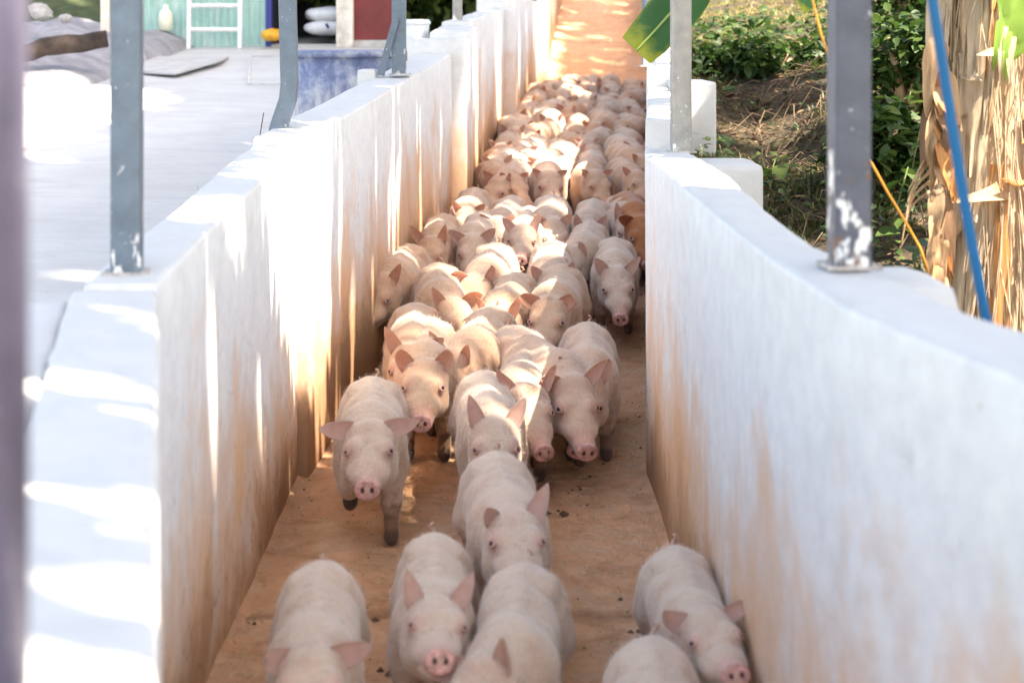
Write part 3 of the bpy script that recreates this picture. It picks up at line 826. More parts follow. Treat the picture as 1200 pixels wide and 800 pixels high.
# px, py, reference, yaw, scale, tint, pose, label
FRONT = [
 (434, 634, 'hoof', 4, 1.0, W_, dict(hp=-7, ears=('side', 'side'), eo=(84, 74), ef=(12, 8), gait=(.06, -.035, .10, -.02), lift=(.065, 0, .05, 0)), 'white piglet trotting alone by the left wall with one foreleg lifted and ears held out'),
 (376, 666, 'rump', 5, .90, W_, dict(hp=-14, ears=('flop', 'side'), eo=(88, 70), ef=(30, 18), tail=2, fat=1.0), 'white pig at the lower left with a short stub of a tail sticking up'),
 (510, 633, 'rump', 2, .86, W_, dict(hp=-24, hy=5, ears=('up', 'up'), eo=(18, 22), ef=(5, 5), hr=5, tail=1), 'pig with upright ears, dirty dark forelegs and a lowered snout in the front row'),
 (606, 668, 'rump', -2, .90, W_, dict(hp=-4, hy=-28, hr=-14, ears=('side', 'up'), eo=(84, 26), ef=(10, 24), fat=1.0, bend=.03), 'pig seen over its broad back at the bottom centre, head turned left'),
 (582, 537, 'rump', 5, .96, W_, dict(hp=-14, hy=0, ears=('small', 'up'), eo=(34, 24), ef=(44, 0), fat=1.02, spot=(0, -.385, .262, .009)), 'white pig behind the front row looking down, its eyes just over the next back'),
 (792, 647, 'rump', 2, .82, W_, dict(hp=-22, hy=4, hr=-6, ears=('flop', 'curl'), eo=(72, 66), ef=(8, 10), fat=1.04), 'pig with a folded left ear pressed near the stained right wall at the front'),
 (764, 757, 'rump', -4, .88, W_, dict(hp=8, ears=('side', 'side'), fat=1.04), 'white back of the nearest pig at the bottom edge, its head below the picture'),
 (581, 525, 'eye', 4, .98, W_, dict(hp=0, ears=('up', 'up'), eo=(16, 28), ef=(-6, -4), spot=(0, -.375, .270, .010)), 'pig with two tall pink upright ears and a brown mark between its eyes'),
 (612, 562, 'hoof', -4, .96, PK, dict(hp=3, hy=16, ears=('curl', 'curl'), eo=(36, 30), ef=(-8, -6), gait=(.05, -.02, 0, .06), spot=(.008, -.315, .330, .020)), 'pig with thin curled ears and a grey patch on its forehead'),
 (655, 552, 'hoof', 20, 1.02, PK, dict(hp=8, hy=-8, ears=('small', 'curl'), eo=(60, 40), ef=(20, -4), gait=(.03, -.03, .05, -.03), lift=(0, .02, 0, 0)), 'big pink pig cutting across to the right beside the curled eared pig'),
 (688, 381, 'rump', -2, .98, PK, dict(hp=14, hy=-8, ears=('curl', 'curl'), eo=(24, 24), ef=(-6, -6)), 'pink pig with small curled ears between the big pig and the open floor at right'),
 (499, 541, 'hoof', 1, 1.02, OR, dict(hp=-4, ears=('flop', 'flop'), eo=(36, 38), ef=(4, 4), gait=(0, .0, .03, -.04)), 'warm lit pig facing the camera with a bright pink snout, behind the trotting white piglet'),
 (487, 358, 'rump', 3, 1.0, OR, dict(hp=2, hy=-6, ears=('up', 'side'), eo=(26, 52), ef=(0, 10)), 'pig with pointed ears close behind the warm lit pig by the left wall'),
 (572, 362, 'rump', -6, 1.0, OR, dict(hp=8, hy=-30, ears=('up', 'up'), eo=(34, 30), ef=(0, 20), bend=.02), 'pink pig with one large left ear and its head turned toward the left wall'),
 (645, 374, 'eye', -6, 1.02, OR, dict(hp=2, hy=-4, ears=('flop', 'flop'), eo=(60, 56), ef=(10, 10), spot=(0, -.285, .330, .013)), 'pig with both ears folded forward and a broad face, left of the lone pig'),
 (720, 398, 'hoof', -4, .98, W_, dict(hp=8, hy=5, ears=('side', 'up'), eo=(34, 34), ef=(6, 6), gait=(.05, -.03, 0, .05), lift=(0, .03, 0, 0)), 'whitish pig walking alone beside the dark gap at the right wall'),
 (606, 322, 'rump', -8, .98, OR, dict(hp=14, ears=('curl', 'curl'), eo=(22, 26), ef=(-6, -8)), 'pig with two thin rolled ears just left of the broad faced pig'),
 (514, 311, 'rump', 4, 1.02, OR, dict(hp=8, hy=26, ears=('up', 'flop'), eo=(30, 44), ef=(0, 12)), 'orange tinted pig with a wide dusty back, second from the left wall'),
 (480, 289, 'rump', -6, 1.0, OR, dict(hp=8, hy=-12, ears=('up', 'up'), eo=(30, 26), ef=(0, 0)), 'pig rubbing along the left wall with two spread pointed ears'),
 (580, 287, 'rump', -4, 1.02, PK, dict(hp=12, hy=-16, ears=('flop', 'curl'), eo=(40, 20), ef=(10, 0)), 'speckled pig with a broad rounded back in the middle of the herd'),
 (648, 284, 'rump', -2, 1.0, W_, dict(hp=14, hy=4, ears=('small', 'curl'), eo=(36, 24), ef=(0, 0)), 'white rumped pig directly behind the broad faced pig'),
 (612, 286, 'eye', -4, .98, W_, dict(hp=-5, ears=('small', 'up'), eo=(40, 20), ef=(0, 0)), 'pig with its snout lifted over the speckled back, facing the camera'),
 (519, 253, 'rump', -1, .98, OR, dict(hp=4, hy=-10, ears=('up', 'up'), eo=(34, 12), ef=(0, 0)), 'pig with one straight tall ear next to the dark wall corner on the left'),
 (566, 250, 'rump', -5, .98, W_, dict(hp=6, hy=6, ears=('side', 'side'), eo=(50, 44), ef=(8, 8)), 'pale pig with dark pink ear hollows right of the tall eared pig'),
 (692, 262, 'rump', -7, .98, W_, dict(hp=8, hy=-24, ears=('small', 'flop'), eo=(50, 20), ef=(0, 0)), 'white pig turning its head left behind the pig with the white rump'),
 (646, 231, 'rump', -2, 1.03, W_, dict(hp=8, hy=8, ears=('side', 'small'), eo=(40, 30)), 'bright white pig with a long smooth back just above the lifted snout'),
 (600, 232, 'rump', -6, 1.0, W_, dict(hp=8, hy=-6, ears=('small', 'side'), eo=(30, 40)), 'white pig whose back fills the space left of the long smooth back'),
 (732, 268, 'eye', -3, .98, W_, dict(hp=6, hy=10, ears=('up', 'flop'), eo=(8, 50), ef=(0, 12)), 'white faced pig standing in front of the brown pig by the right wall'),
 (735, 227, 'rump', 1, 1.04, BR, dict(hp=12, hy=6), 'reddish brown pig, the only brown one, at the right wall'),
 (556, 222, 'rump', -3, .96, PK, dict(hp=6, hy=4, ears=('up', 'small'), eo=(24, 40)), 'pink pig behind the two white backs, third from the left wall'),
 (696, 236, 'rump', -7, .98, W_, dict(hp=8, hy=6, ears=('up', 'up'), eo=(12, 30)), 'white pig with a straight raised ear left of the brown pig'),
]
PLACED = []
for px, py, ref, yaw, sc, tint, pose, label in FRONT:
    x, y = spot(px, py, ref, yaw, sc)
    PLACED.append((x, y))
    parts = pig_model(h=.0078 if y < 6.2 else .0095, **pose)
    t = place_pig(parts, x, y, yaw, label, GRP, sc, tint)
    if y < 7.0 and tint != BR:
        o = link('bristles', bristles(parts[0][1], 6000 if y < 4.5 else 3500, len(PLACED)), t); o['kind'] = 'stuff'
# the packed herd further up: copies of ten poses
VAR = []
for k in range(14):
    q = random.Random(100 + k)
    VAR.append(pig_model(h=.0115, hy=q.uniform(-28, 28), hp=q.uniform(-4, 22), hr=q.uniform(-6, 6), fat=q.uniform(.97, 1.06),
        ears=(q.choice(['small', 'side', 'flop', 'small']), q.choice(['up', 'side', 'small', 'curl'])), eo=(q.uniform(15, 70), q.uniform(15, 70)), ef=(q.uniform(-5, 20), q.uniform(-5, 20)), tail=k % 3))
ORD = ['first', 'second', 'third', 'fourth', 'fifth', 'sixth', 'seventh', 'eighth', 'ninth', 'tenth', 'eleventh', 'twelfth', 'thirteenth']
SIDE = ['against the left wall', 'second from the left wall', 'in mid lane', 'second from the right wall', 'against the right wall']
q = random.Random(5)
for c in range(5):
    y = 8.42 + q.uniform(-.12, .12) + (.12 if c >= 3 else 0); row = 0
    while y < 14.7 + q.uniform(-.5, .3) and row < 13:
        sc = q.uniform(.84, 1.05)
        xc = xl(y) + .115 + .2035 * c + q.uniform(-.035, .035)
        if c == 0: xc = max(xc, xl(y) + (.215 if 7.9 < y < 9.0 else .12))
        if c == 4: xc = min(xc, xr(y) - .12)
        tint = q.choice([W_, W_, PK, OR, OR, (1.0, .82, .70)])
        adj = {W_: 'whitish', PK: 'pale pink', OR: 'peach coloured'}.get(tint, 'rosy pink')
        place_pig([(nm, me, M @ Matrix.Scale(.84, 4) if nm in ('ear', 'tail') else M) for nm, me, M in q.choice(VAR)], xc, y, q.uniform(-22, 12),
                  f'{adj} pig in the {ORD[row]} row beyond the brown pig, {SIDE[c]}', 'pigs packed in the upper part of the lane', sc, tint)
        row += 1; y += q.uniform(.46, .64) * (.94 + .06 * sc)
# crumbs of dung and straw on the floor
V = []; Fc = []
def lump(x, y, z, r, q):
    b = len(V); n = 5
    for k in range(n):
        a = 2 * math.pi * k / n + q.random(); V.append((x + r * math.cos(a) * q.uniform(.7, 1.3), y + r * math.sin(a) * q.uniform(.7, 1.3), z - .001))
    V.append((x, y, z + r * q.uniform(.5, .9)))
    for k in range(n): Fc.append((b + k, b + (k + 1) % n, b + n))
q = random.Random(3)
for i in range(900):
    y = 2.9 + 5.5 * q.random() ** 1.3; x = q.uniform(xl(y), xr(y))
    if q.random() < .35: x = (xl(y) + abs(q.gauss(0, .03))) if q.random() < .5 else (xr(y) - abs(q.gauss(0, .03)))
    lump(x, y, zf(y), q.choice([.0015, .002, .002, .003, .003, .004, .007 if q.random() < .4 else .002]), q)
for i in range(46):
    y = 3.0 + 4.5 * q.random(); x = q.uniform(xl(y) + .04, xr(y) - .04); a = q.uniform(0, 6.28); r = q.uniform(.008, .024)
    for k in range(q.randint(2, 6)): lump(x + q.gauss(0, r), y + q.gauss(0, r), zf(y), r * q.uniform(.3, .75), q)
tag(link('dung_crumbs', mesh('dung_crumbs', V, Fc, simple('dung', (.10, .055, .03), .95, .4, 40))), kind='stuff')
V = []; Fc = []
for i in range(900):
    y = 2.9 + 5.0 * q.random() ** 1.2; x = q.uniform(xl(y) + .01, xr(y) - .01); a = q.uniform(0, math.pi); L = q.uniform(.008, .035); z = zf(y) + .004
    dx, dy = math.cos(a) * L, math.sin(a) * L; nx_, ny_ = -math.sin(a) * .0012, math.cos(a) * .0012; b = len(V)
    V += [(x - nx_, y - ny_, z), (x + nx_, y + ny_, z), (x + dx + nx_, y + dy + ny_, z + q.uniform(0, .004)), (x + dx - nx_, y + dy - ny_, z + .001), (x + dx / 2, y + dy / 2, z + .003)]
    Fc += [(b, b + 1, b + 4), (b + 1, b + 2, b + 4), (b + 2, b + 3, b + 4), (b + 3, b, b + 4)]
tag(link('straw_bits', mesh('straw_bits', V, Fc, simple('straw', (.50, .36, .18), .8, .3, 60))), kind='stuff')
# ------------------------------------------------------------------ the yard on the left and the shed behind it
YS = 12.4
def XP(px, y): return (px - 600) * y / F
def ZP(py, y): return HC - (py - YH) * y / F
ZB = zyard(YS)
def corr_mat():
    t = NT('faded_green_sheet'); v = t.pos(); n = t.noise(v, 6, 5, .6); n2 = t.noise(t.pos(False, (20, 20, 3)), 1, 4)
    c = t.ramp(n, [(.3, (.30, .50, .45)), (.7, (.44, .62, .57))])
    c = t.mix(t.ramp(n2, [(.5, 0.0), (.72, .6)]), c, (.66, .70, .66))
    t.base(c).set(Roughness=.6); return t.m
shed = thing('shed', 'old shed at the back left with a faded green corrugated wall and red panel', 'building', (XP(300, YS), YS, ZB))
sx, sz = shed.location.x, ZB
def corr(x0, x1, y, z0, z1, pitch=.055, amp=.010):
    n = int((x1 - x0) / pitch * 6); V = []; Fc = []
    for i in range(n + 1):
        x = x0 + (x1 - x0) * i / n
        yy = y + amp * math.sin(2 * math.pi * (x - x0) / pitch)
        V += [(x, yy, z0), (x, yy, z1)]
    for i in range(n): Fc.append((2 * i, 2 * i + 2, 2 * i + 3, 2 * i + 1))
    return V, Fc
m = MB(); m.add(*corr(XP(160, YS) - sx, XP(312, YS) - sx, .02, -.02, 2.4)); m.build('corrugated_wall', corr_mat(), shed, True)
m = MB(); m.box((XP(208, YS) - sx, .06, 1.2), (.9, .05, 2.4)); m.build('wall_backing', simple('shed_timber', (.3, .26, .2)), shed)
MB().box((XP(315.5, YS) - sx, .0, 1.2), (.045, .07, 2.4)).build('door_post', NT('blue_paint').base((.02, .03, .22)).set(Roughness=.5).m, shed)
MB().box((XP(405, YS) - sx, -.03, 1.2), (.135, .12, 2.4), bev=.01).build('pillar', simple('flaking_cream_paint', (.66, .60, .52), .8, .35, 9), shed)
MB().box((XP(434, YS) - sx, .02, 1.24), (.34, .06, 2.36), bev=.006).build('red_panel', simple('oxide_red_paint', (.17, .022, .02), .6, .25, 5), shed)
MB().box((XP(434, YS) - sx, -.012, .03), (.34, .05, .06), bev=.006).build('sill', simple('grey_plaster', (.48, .45, .42)), shed)
drk = simple('dark_interior', (.03, .028, .027), .95)  # near-black tone for the shed's inner walls
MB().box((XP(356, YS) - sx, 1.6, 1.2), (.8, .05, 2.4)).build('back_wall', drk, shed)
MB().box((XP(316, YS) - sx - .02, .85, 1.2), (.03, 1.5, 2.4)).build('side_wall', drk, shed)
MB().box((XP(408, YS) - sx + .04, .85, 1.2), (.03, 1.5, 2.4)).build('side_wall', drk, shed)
MB().box((XP(300, YS) - sx, .7, 2.46), (2.6, 2.3, .06), M=Matrix.Rotation(R(-4), 4, 'X')).build('roof', simple('tin_roof', (.35, .36, .37), .5, metal=.4), shed)
MB().box((XP(358, YS) - sx, .72, .012), (.58, 1.5, .03)).build('doorway_floor', MAT['yard'], shed)
# sacks
def sack(px, py, y, wpx, hpx, label, mat, z=None):
    m = MB(); n, k = 20, 10; w2 = wpx * y / F / 2; h2 = hpx * y / F / 2; V = []; Fc = []
    for j in range(k + 1):
        ph = -math.pi / 2 + math.pi * j / k
        for i in range(n):
            a = 2 * math.pi * i / n; cx, cy = math.cos(a), math.sin(a)
            ex = (abs(cx) ** .55) * (1 if cx > 0 else -1); ey = (abs(cy) ** .6) * (1 if cy > 0 else -1)
            f = max(.02, math.cos(ph)) ** .38
            p = Vector((ex * w2 * f, ey * .2 * f, h2 * math.sin(ph) * (1 - .30 * abs(ex) ** 6)))
            q = mnoise.noise(p * 9 + Vector((px, py, 0))) * .018; V.append((p.x + q, p.y + q, p.z + q))
    for j in range(k):
        for i in range(n): Fc.append((j * n + i, j * n + (i + 1) % n, (j + 1) * n + (i + 1) % n, (j + 1) * n + i))
    m.add(V, Fc); return tag(m.build('sack', mat, None, True, (XP(px, y), y, ZP(py, y))), label, 'sack')
wht = simple('woven_white_plastic', (.70, .71, .74), .6, .1, 30)
sack(384, 33, 12.75, 54, 18, 'white plump sack at the bottom of the pile in the shed doorway', wht)
sack(386, 17, 12.75, 56, 17, 'white sack lying on top of another in the shed doorway', wht)
o = MB().tube([(0, 0, 0), (.012, -.004, -.02), (.02, 0, -.035)], .012, 8).build('plastic_twist', NT('navy_plastic').base((.02, .025, .12)).m, None, True, (XP(382, 12.5), 12.5, ZP(28, 12.5)))
tag(o, 'small dark blue twist of plastic tied at the mouth of the lower sack', 'plastic')
sack(320, 41, 12.2, 22, 15, 'yellow orange bundle at the foot of the blue door post', simple('amber_plastic', (.72, .36, .02), .6, .25, 20))
# ladder
lm = simple('white_painted_steel', (.74, .72, .72), .5, .12, 20)
lad = thing('ladder', 'white steel ladder leaning upright against the green corrugated wall', 'ladder', (XP(251, 12.2), 12.2, zyard(12.2)))
for px in (221, 281): MB().tube([(XP(px, 12.2) - lad.location.x, 0, .0), (XP(px, 12.2) - lad.location.x, .16, 2.2)], .022, 4, sq=True).build('rail', lm, lad)
for k in range(8):
    z = ZP(35, 12.2) - zyard(12.2) + .19 * k
    MB().tube([(XP(223, 12.2) - lad.location.x, z * .073, z), (XP(279, 12.2) - lad.location.x, z * .073, z)], .018, 8).build('rung', lm, lad)
# pale jug hanging on the sheet wall
m = MB(); m.lathe([(.03, -.10), (.055, -.09), (.058, .0), (.05, .05), (.022, .08), (.022, .11)], n=16)
tag(m.build('jug', simple('cream_plastic', (.75, .74, .58), .5, .1), None, True, (XP(195, 12.3), 12.28, ZP(22, 12.3))), 'pale cream plastic jug hanging on the green wall left of the ladder', 'jug')
# cream post left of the shed
box_post(XP(124, 11.5), 11.5, zyard(11.5) - .02, 3.2, .065, simple('cream_painted_wood', (.74, .66, .56), .7, .15, 8), 'cream painted post left of the green shed wall', plate=False)
# bent sheet on the ground, edge lifted
def slab_sheet(pts, th, name, mat, label, cat):
    V = [Vector(p) for p in pts]; n = len(V); W = [p + Vector((0, 0, -th)) for p in V]
    Fc = [tuple(range(n)), tuple(range(2 * n - 1, n - 1, -1))] + [(i, n + i, n + (i + 1) % n, (i + 1) % n) for i in range(n)]
    return tag(link(name, mesh(name, V + W, Fc, mat)), label, cat)
def yat(px, py, lift=0.0):
    lo, hi = 2.0, 12.3
    for _ in range(40):
        mid = (lo + hi) / 2
        if YH + (HC - zyard(mid) - lift) * F / mid > py: lo = mid
        else: hi = mid
    return (XP(px, lo), lo, zyard(lo) + lift)
slab_sheet([yat(165, 84, .02), yat(205, 86, .045), yat(258, 71, .05), yat(268, 66, .02), yat(170, 66, .02)], .012, 'board', simple('grey_white_board', (.47, .455, .445), .8, .15, 8), 'pale flat board on the yard with one edge lifted off the concrete', 'board')
wf = [yat(291, 98, .02), yat(294, 66, .03), yat(340, 66, .03), yat(338, 98, .02)]
tag(MB().tube(wf + [wf[0]], .006, 6).build('wire_frame', simple('pale_wire', (.55, .54, .53)), None, True), 'thin pale wire frame lying on the yard behind the bent foot post', 'frame')
# log / timber beam and tarpaulin heap, far left
a_, b_ = P(-10, 66, 9.75), P(126, 46, 9.95)
lg = MB(); q = random.Random(2)
pp = [Vector(a_).lerp(Vector(b_), i / 9) + Vector((0, 0, q.uniform(-.015, .015))) for i in range(10)]
lg.tube(pp, [.055 + .01 * q.random() for _ in pp], 10)
tag(lg.build('log', simple('dark_bark', (.035, .024, .020), .95, .5, 14, bump=.8), None, True), 'dark weathered log lying across the yard at the far left', 'log')
V = []; Fc = []; nx, ny = 34, 20
for j in range(ny + 1):
    for i in range(nx + 1):
        u, v_ = i / nx, j / ny
        x = -4.4 + 1.75 * u + .1 * v_; y = 9.62 + 3.4 * v_
        e = (math.sin(math.pi * u) * math.sin(math.pi * v_)) ** .45
        V.append((x, y, zyard(y) - .01 + e * (.24 + .10 * mnoise.noise((x * 2.2, y * 1.5, 0)) + .05 * mnoise.noise((x * 8, y * 5, 1)))))
for j in range(ny):
    for i in range(nx): k = j * (nx + 1) + i; Fc.append((k, k + 1, k + nx + 2, k + nx + 1))
tag(link('rubble_heap', mesh('rubble_heap', V, Fc, simple('grey_rubble', (.27, .26, .28), .9, .3, 7, bump=.6), True)), 'low grey heap of rubble beside the log at the far left', 'heap')
q = random.Random(9)
for k, (px, py, sz_, lb) in enumerate(((48, 14, .085, 'grey broken concrete lump on top of the rubble heap'), (78, 21, .05, 'small grey stone on the rubble heap'))):
    bm = bmesh.new(); bmesh.ops.create_icosphere(bm, subdivisions=2, radius=sz_)
    for vv in bm.verts: vv.co = vv.co * (1 + .5 * mnoise.noise(vv.co * 14 + Vector((k, 0, 0)))); vv.co.z *= .7
    me = bpy.data.meshes.new('stone'); bm.to_mesh(me); bm.free(); me.materials.append(simple('stone_grey', (.36, .35, .34), .9, .3))
    tag(link('stone', me, None, (XP(px, 10.6), 10.6, ZP(py, 10.6))), lb, 'stone')
# pale coping strip in front of the heap
tag(MB().box(tuple(Vector(yat(74, 71, .03))), (1.0, .12, .07), rz=R(9), bev=.012).build('curb_stone', simple('cream_concrete', (.7, .64, .58), .8, .15)), 'pale concrete curb stone in the sunlit corner of the yard', 'curb')
# blue tub
bt = NT('blue_plastic_tub'); v = bt.pos(); n = bt.noise(bt.pos(False, (14, 14, 3)), 1, 5, .65); n2 = bt.noise(v, 16, 5, .65)
zz = bt.n('ShaderNodeSeparateXYZ'); bt.l(bt.pos(True), zz.inputs[0])
c = bt.ramp(bt.noise(v, 9, 6, .7), [(.36, (.04, .06, .16)), (.5, (.10, .13, .26)), (.66, (.36, .38, .44))])
mk = bt.math('ADD', bt.math('MULTIPLY', bt.math('SUBTRACT', .30, zz.outputs[2]), 2.2), bt.math('MULTIPLY', bt.math('SUBTRACT', n, .5), 2.4))
c = bt.mix(bt.ramp(mk, [(-.0, .12), (.42, .95)]), c, (.47, .46, .49)); bt.base(c).set(Roughness=.55)
tb = thing('tub', 'round blue plastic tub streaked with lime, standing behind the left wall', 'tub', (XP(401, 7.3), 7.3, zyard(7.3)))
hb = ZP(59, 7.3) - zyard(7.3)
MB().lathe([(.20, 0), (.222, .02), (.232, hb * .5), (.240, hb - .03)], n=40).build('shell', bt.m, tb, True)
MB().lathe([(.236, hb - .035), (.256, hb - .03), (.258, hb - .004), (.246, hb), (.226, hb - .004), (.222, hb - .05)], n=40, cap=False).build('rim', bt.m, tb, True)
# white bucket
yb = 8.6; bx_, bz_ = XP(486, yb), zyard(yb)
bk = thing('bucket', 'white plastic bucket standing behind the left wall near the red panel', 'bucket', (bx_, yb, ZP(60, yb)))
hb = ZP(23, yb) - ZP(60, yb)
bm_ = simple('white_plastic', (.68, .70, .74), .45, .12, 9)
MB().lathe([(.070, 0), (.073, .004), (.083, hb - .02), (.083, hb - .001)], n=28).build('shell', bm_, bk, True)
MB().lathe([(.083, hb - .03), (.089, hb - .028), (.089, hb - .012), (.083, hb - .010)], n=28, cap=False).build('rim', bm_, bk, True)
tag(MB().box((bx_ + .02, yb + .05, (zyard(yb) + ZP(60, yb)) / 2 - .002), (.34, .36, ZP(60, yb) - zyard(yb)), bev=.015).build('plinth', simple('muddy_brick', (.24, .17, .12), .95, .4, 14, bump=.6)), 'brown muddy block under the white bucket', 'block')
# ------------------------------------------------------------------ greenery
def leaf_mat(name, dark, mid, light, trans=.3, rough=.55, dry=None):
    t = NT(name); r = t.attr('rnd'); n = t.noise(t.pos(True), 30, 3)
    stops = [(.0, dark), (.5, mid), (.92, light)]
    if dry: stops = [(.0, dark), (.4, mid), (.70, light), (.82, light), (.86, dry)]
    c = t.ramp(r, stops); c = t.mix(t.ramp(n, [(.4, 0.0), (.7, .35)]), c, tuple(x * .6 for x in mid))
    t.base(c).set(Roughness=rough)
    tr = t.n('ShaderNodeBsdfTranslucent'); t.l(c, tr.inputs['Color'])
    mx = t.n('ShaderNodeMixShader'); mx.inputs[0].default_value = trans
    t.l(t.b.outputs[0], mx.inputs[1]); t.l(tr.outputs[0], mx.inputs[2]); t.l(mx.outputs[0], t.t.nodes['Material Output'].inputs['Surface'])
    return t.m
GRASS = leaf_mat('grass_blades', (.022, .036, .007), (.055, .072, .014), (.20, .20, .05), .35, dry=(.34, .26, .12))
WEED = leaf_mat('weed_leaves', (.018, .045, .008), (.04, .085, .014), (.11, .16, .03), .35)
DRY = leaf_mat('dry_litter', (.045, .025, .014), (.11, .065, .035), (.24, .15, .08), .15, .8)
BAN = None
def banana_leaf_mat():
    t = NT('banana_leaf_blade'); s = t.attr('along')
    wv = t.n('ShaderNodeTexWave'); wv.inputs['Scale'].default_value = 9.0; wv.inputs['Distortion'].default_value = 1.2; wv.inputs['Detail'].default_value = 2
    cb = t.n('ShaderNodeCombineXYZ'); t.l(s, cb.inputs[0]); t.l(cb.outputs[0], wv.inputs['Vector'])
    e = t.attr('edge'); n = t.noise(t.pos(), 12, 4)
    c = t.mix(wv.outputs['Fac'], (.018, .075, .024), (.032, .115, .036))
    c = t.mix(t.ramp(t.math('ADD', e, t.math('MULTIPLY', t.math('SUBTRACT', n, .5), .25)), [(.90, 0.0), (.97, 1.0)]), c, (.20, .23, .02))
    t.base(c).set(Roughness=.35)
    tr = t.n('ShaderNodeBsdfTranslucent'); t.l(t.mix(1.0, c, (1.2, 1.25, .7), 'MULTIPLY'), tr.inputs['Color'])
    mx = t.n('ShaderNodeMixShader'); mx.inputs[0].default_value = .42
    t.l(t.b.outputs[0], mx.inputs[1]); t.l(tr.outputs[0], mx.inputs[2]); t.l(mx.outputs[0], t.t.nodes['Material Output'].inputs['Surface'])
    t.bump(wv.outputs['Fac'], .5, .006); return t.m
BAN = banana_leaf_mat()

def soup(name, V, Fc, rnd, mat, kind=None, parent=None):
    me = mesh(name, V, Fc, mat, True)
    me.attributes.new('rnd', 'FLOAT', 'POINT').data.foreach_set('value', rnd)
    o = link(name, me, parent)
    if kind: o['kind'] = kind
    return o
class Leaves:
    def __init__(s): s.v = []; s.f = []; s.r = []
    def blade(s, p, h, a, w, bend, r):
        b = len(s.v); ca, sa = math.cos(a), math.sin(a)
        for t, ww in ((0, 1), (.5, .8), (.85, .4), (1, .05)):
            dx = bend * t * t; x, y, z = p[0] + ca * dx, p[1] + sa * dx, p[2] + h * t * (1 - .25 * t * abs(bend) / max(h, .01))
            s.v += [(x - sa * w * ww, y + ca * w * ww, z), (x + sa * w * ww, y - ca * w * ww, z)]
        for k in range(3): s.f.append((b + 2 * k, b + 2 * k + 1, b + 2 * k + 3, b + 2 * k + 2))
        s.r += [r] * 8
    def leaf(s, p, d, n, L, W, r, fold=.25, heart=False):
        d = Vector(d).normalized(); n = Vector(n); x = d.cross(n).normalized(); n = x.cross(d).normalized(); b = len(s.v); p = Vector(p)
        prof = ((0, .02), (.08, .62), (.25, .95), (.5, .9), (.75, .55), (1, .02)) if heart else ((0, .05), (.25, .75), (.5, 1), (.75, .7), (1, .02))
        for t, ww in prof:
            c = p + d * L * t - n * L * .3 * t * t
            s.v += [tuple(c + x * W * ww / 2 + n * fold * W * ww / 2), tuple(c), tuple(c - x * W * ww / 2 + n * fold * W * ww / 2)]
        for k in range(len(prof) - 1):
            q = b + 3 * k; s.f += [(q, q + 1, q + 4, q + 3), (q + 1, q + 2, q + 5, q + 4)]
        s.r += [r] * (3 * len(prof))
q = random.Random(21)
def hollow(x, y): return math.exp(-(((x - 1.10) / .36) ** 2 + ((y - 6.7) / 1.15) ** 2))
G = Leaves(); D_ = Leaves(); Wd = Leaves()
def hp(x, y): return (x, y, zhill(x, y) - .004)
for i in range(26000):
    y = 2.3 + 13 * q.random() ** 1.2; x = xr(y) + .16 + (.25 + .26 * y) * q.random()
    h_ = hollow(x, y)
    if q.random() < h_ * 1.1: continue
    far = y > 8
    pat = mnoise.noise((x * 1.8, y * 1.8, 5))
    if pat < -.15 and q.random() < .8: continue
    hgt = q.uniform(.015, .06) * (1 + .8 * pat) * (.7 if far else 1) * (.9 if far else 1.0)
    cx, cy, cz = hp(x, y)
    for k in range(4):
        a = q.uniform(0, 6.28); G.blade((cx + q.gauss(0, .015), cy + q.gauss(0, .02), cz), hgt * q.uniform(.6, 1.3), a, q.uniform(.0014, .003) * (1 + .08 * y), hgt * q.uniform(.4, 1.6), min(.99, max(0, .35 + .3 * pat + q.gauss(0, .2) + (.38 if y > 8.3 else 0))))  # blades far up lightened and yellowed: sunlit look put into the colour
soup('grass', G.v, G.f, G.r, GRASS, 'stuff')
for i in range(14000):
    y = 2.4 + 9 * q.random(); x = xr(y) + .16 + (.2 + .24 * y) * q.random()
    h_ = hollow(x, y)
    if q.random() > .25 + h_ * .8: continue
    cx, cy, cz = hp(x, y); a = q.uniform(0, 6.28)
    D_.leaf((cx, cy, cz + q.uniform(.004, .02)), (math.cos(a), math.sin(a), q.uniform(-.2, .4)), (q.gauss(0, .5), q.gauss(0, .5), 1), q.uniform(.02, .09), q.uniform(.004, .022), q.random(), q.uniform(-.3, .6))
soup('dry_leaves', D_.v, D_.f, D_.r, DRY, 'stuff')
for i in range(5200):
    y = 2.5 + 7.5 * q.random(); x = xr(y) + .18 + (.2 + .24 * y) * q.random()
    h_ = hollow(x, y); pat = mnoise.noise((x * 2.3 + 4, y * 2.3, 1))
    if q.random() < h_ * .93 or pat < -.05: continue
    cx, cy, cz = hp(x, y); a = q.uniform(0, 6.28)
    Wd.leaf((cx, cy, cz + q.uniform(.02, .13)), (math.cos(a), math.sin(a) - .3, q.uniform(-.2, .5)), (q.gauss(0, .4), q.gauss(0, .4) - .3, 1), q.uniform(.015, .040), q.uniform(.011, .030), min(.95, max(0, q.gauss(.5, .25))), q.uniform(0, .4), q.random() < .5)
TW = MB()
for i in range(420):
    y = q.gauss(6.6, 1.0); x = 1.1 + q.gauss(0, .35)
    if x < xr(y) + .2 or y < 3.5: continue
    a = q.uniform(0, 6.28); L = q.uniform(.04, .22); cx, cy, cz = hp(x, y); e = (cx + L * math.cos(a), cy + L * math.sin(a))
    TW.tube([(cx, cy, cz + .012), ((cx + e[0]) / 2 + q.gauss(0, .012), (cy + e[1]) / 2, max(cz, zhill(*e)) + q.uniform(.012, .05)), (e[0], e[1], zhill(*e) + .012)], [.003, .0025, .001], 4, False)
o = TW.build('twigs', simple('dead_twigs', (.12, .08, .05), .9, .5, 20), None, True); o['kind'] = 'stuff'
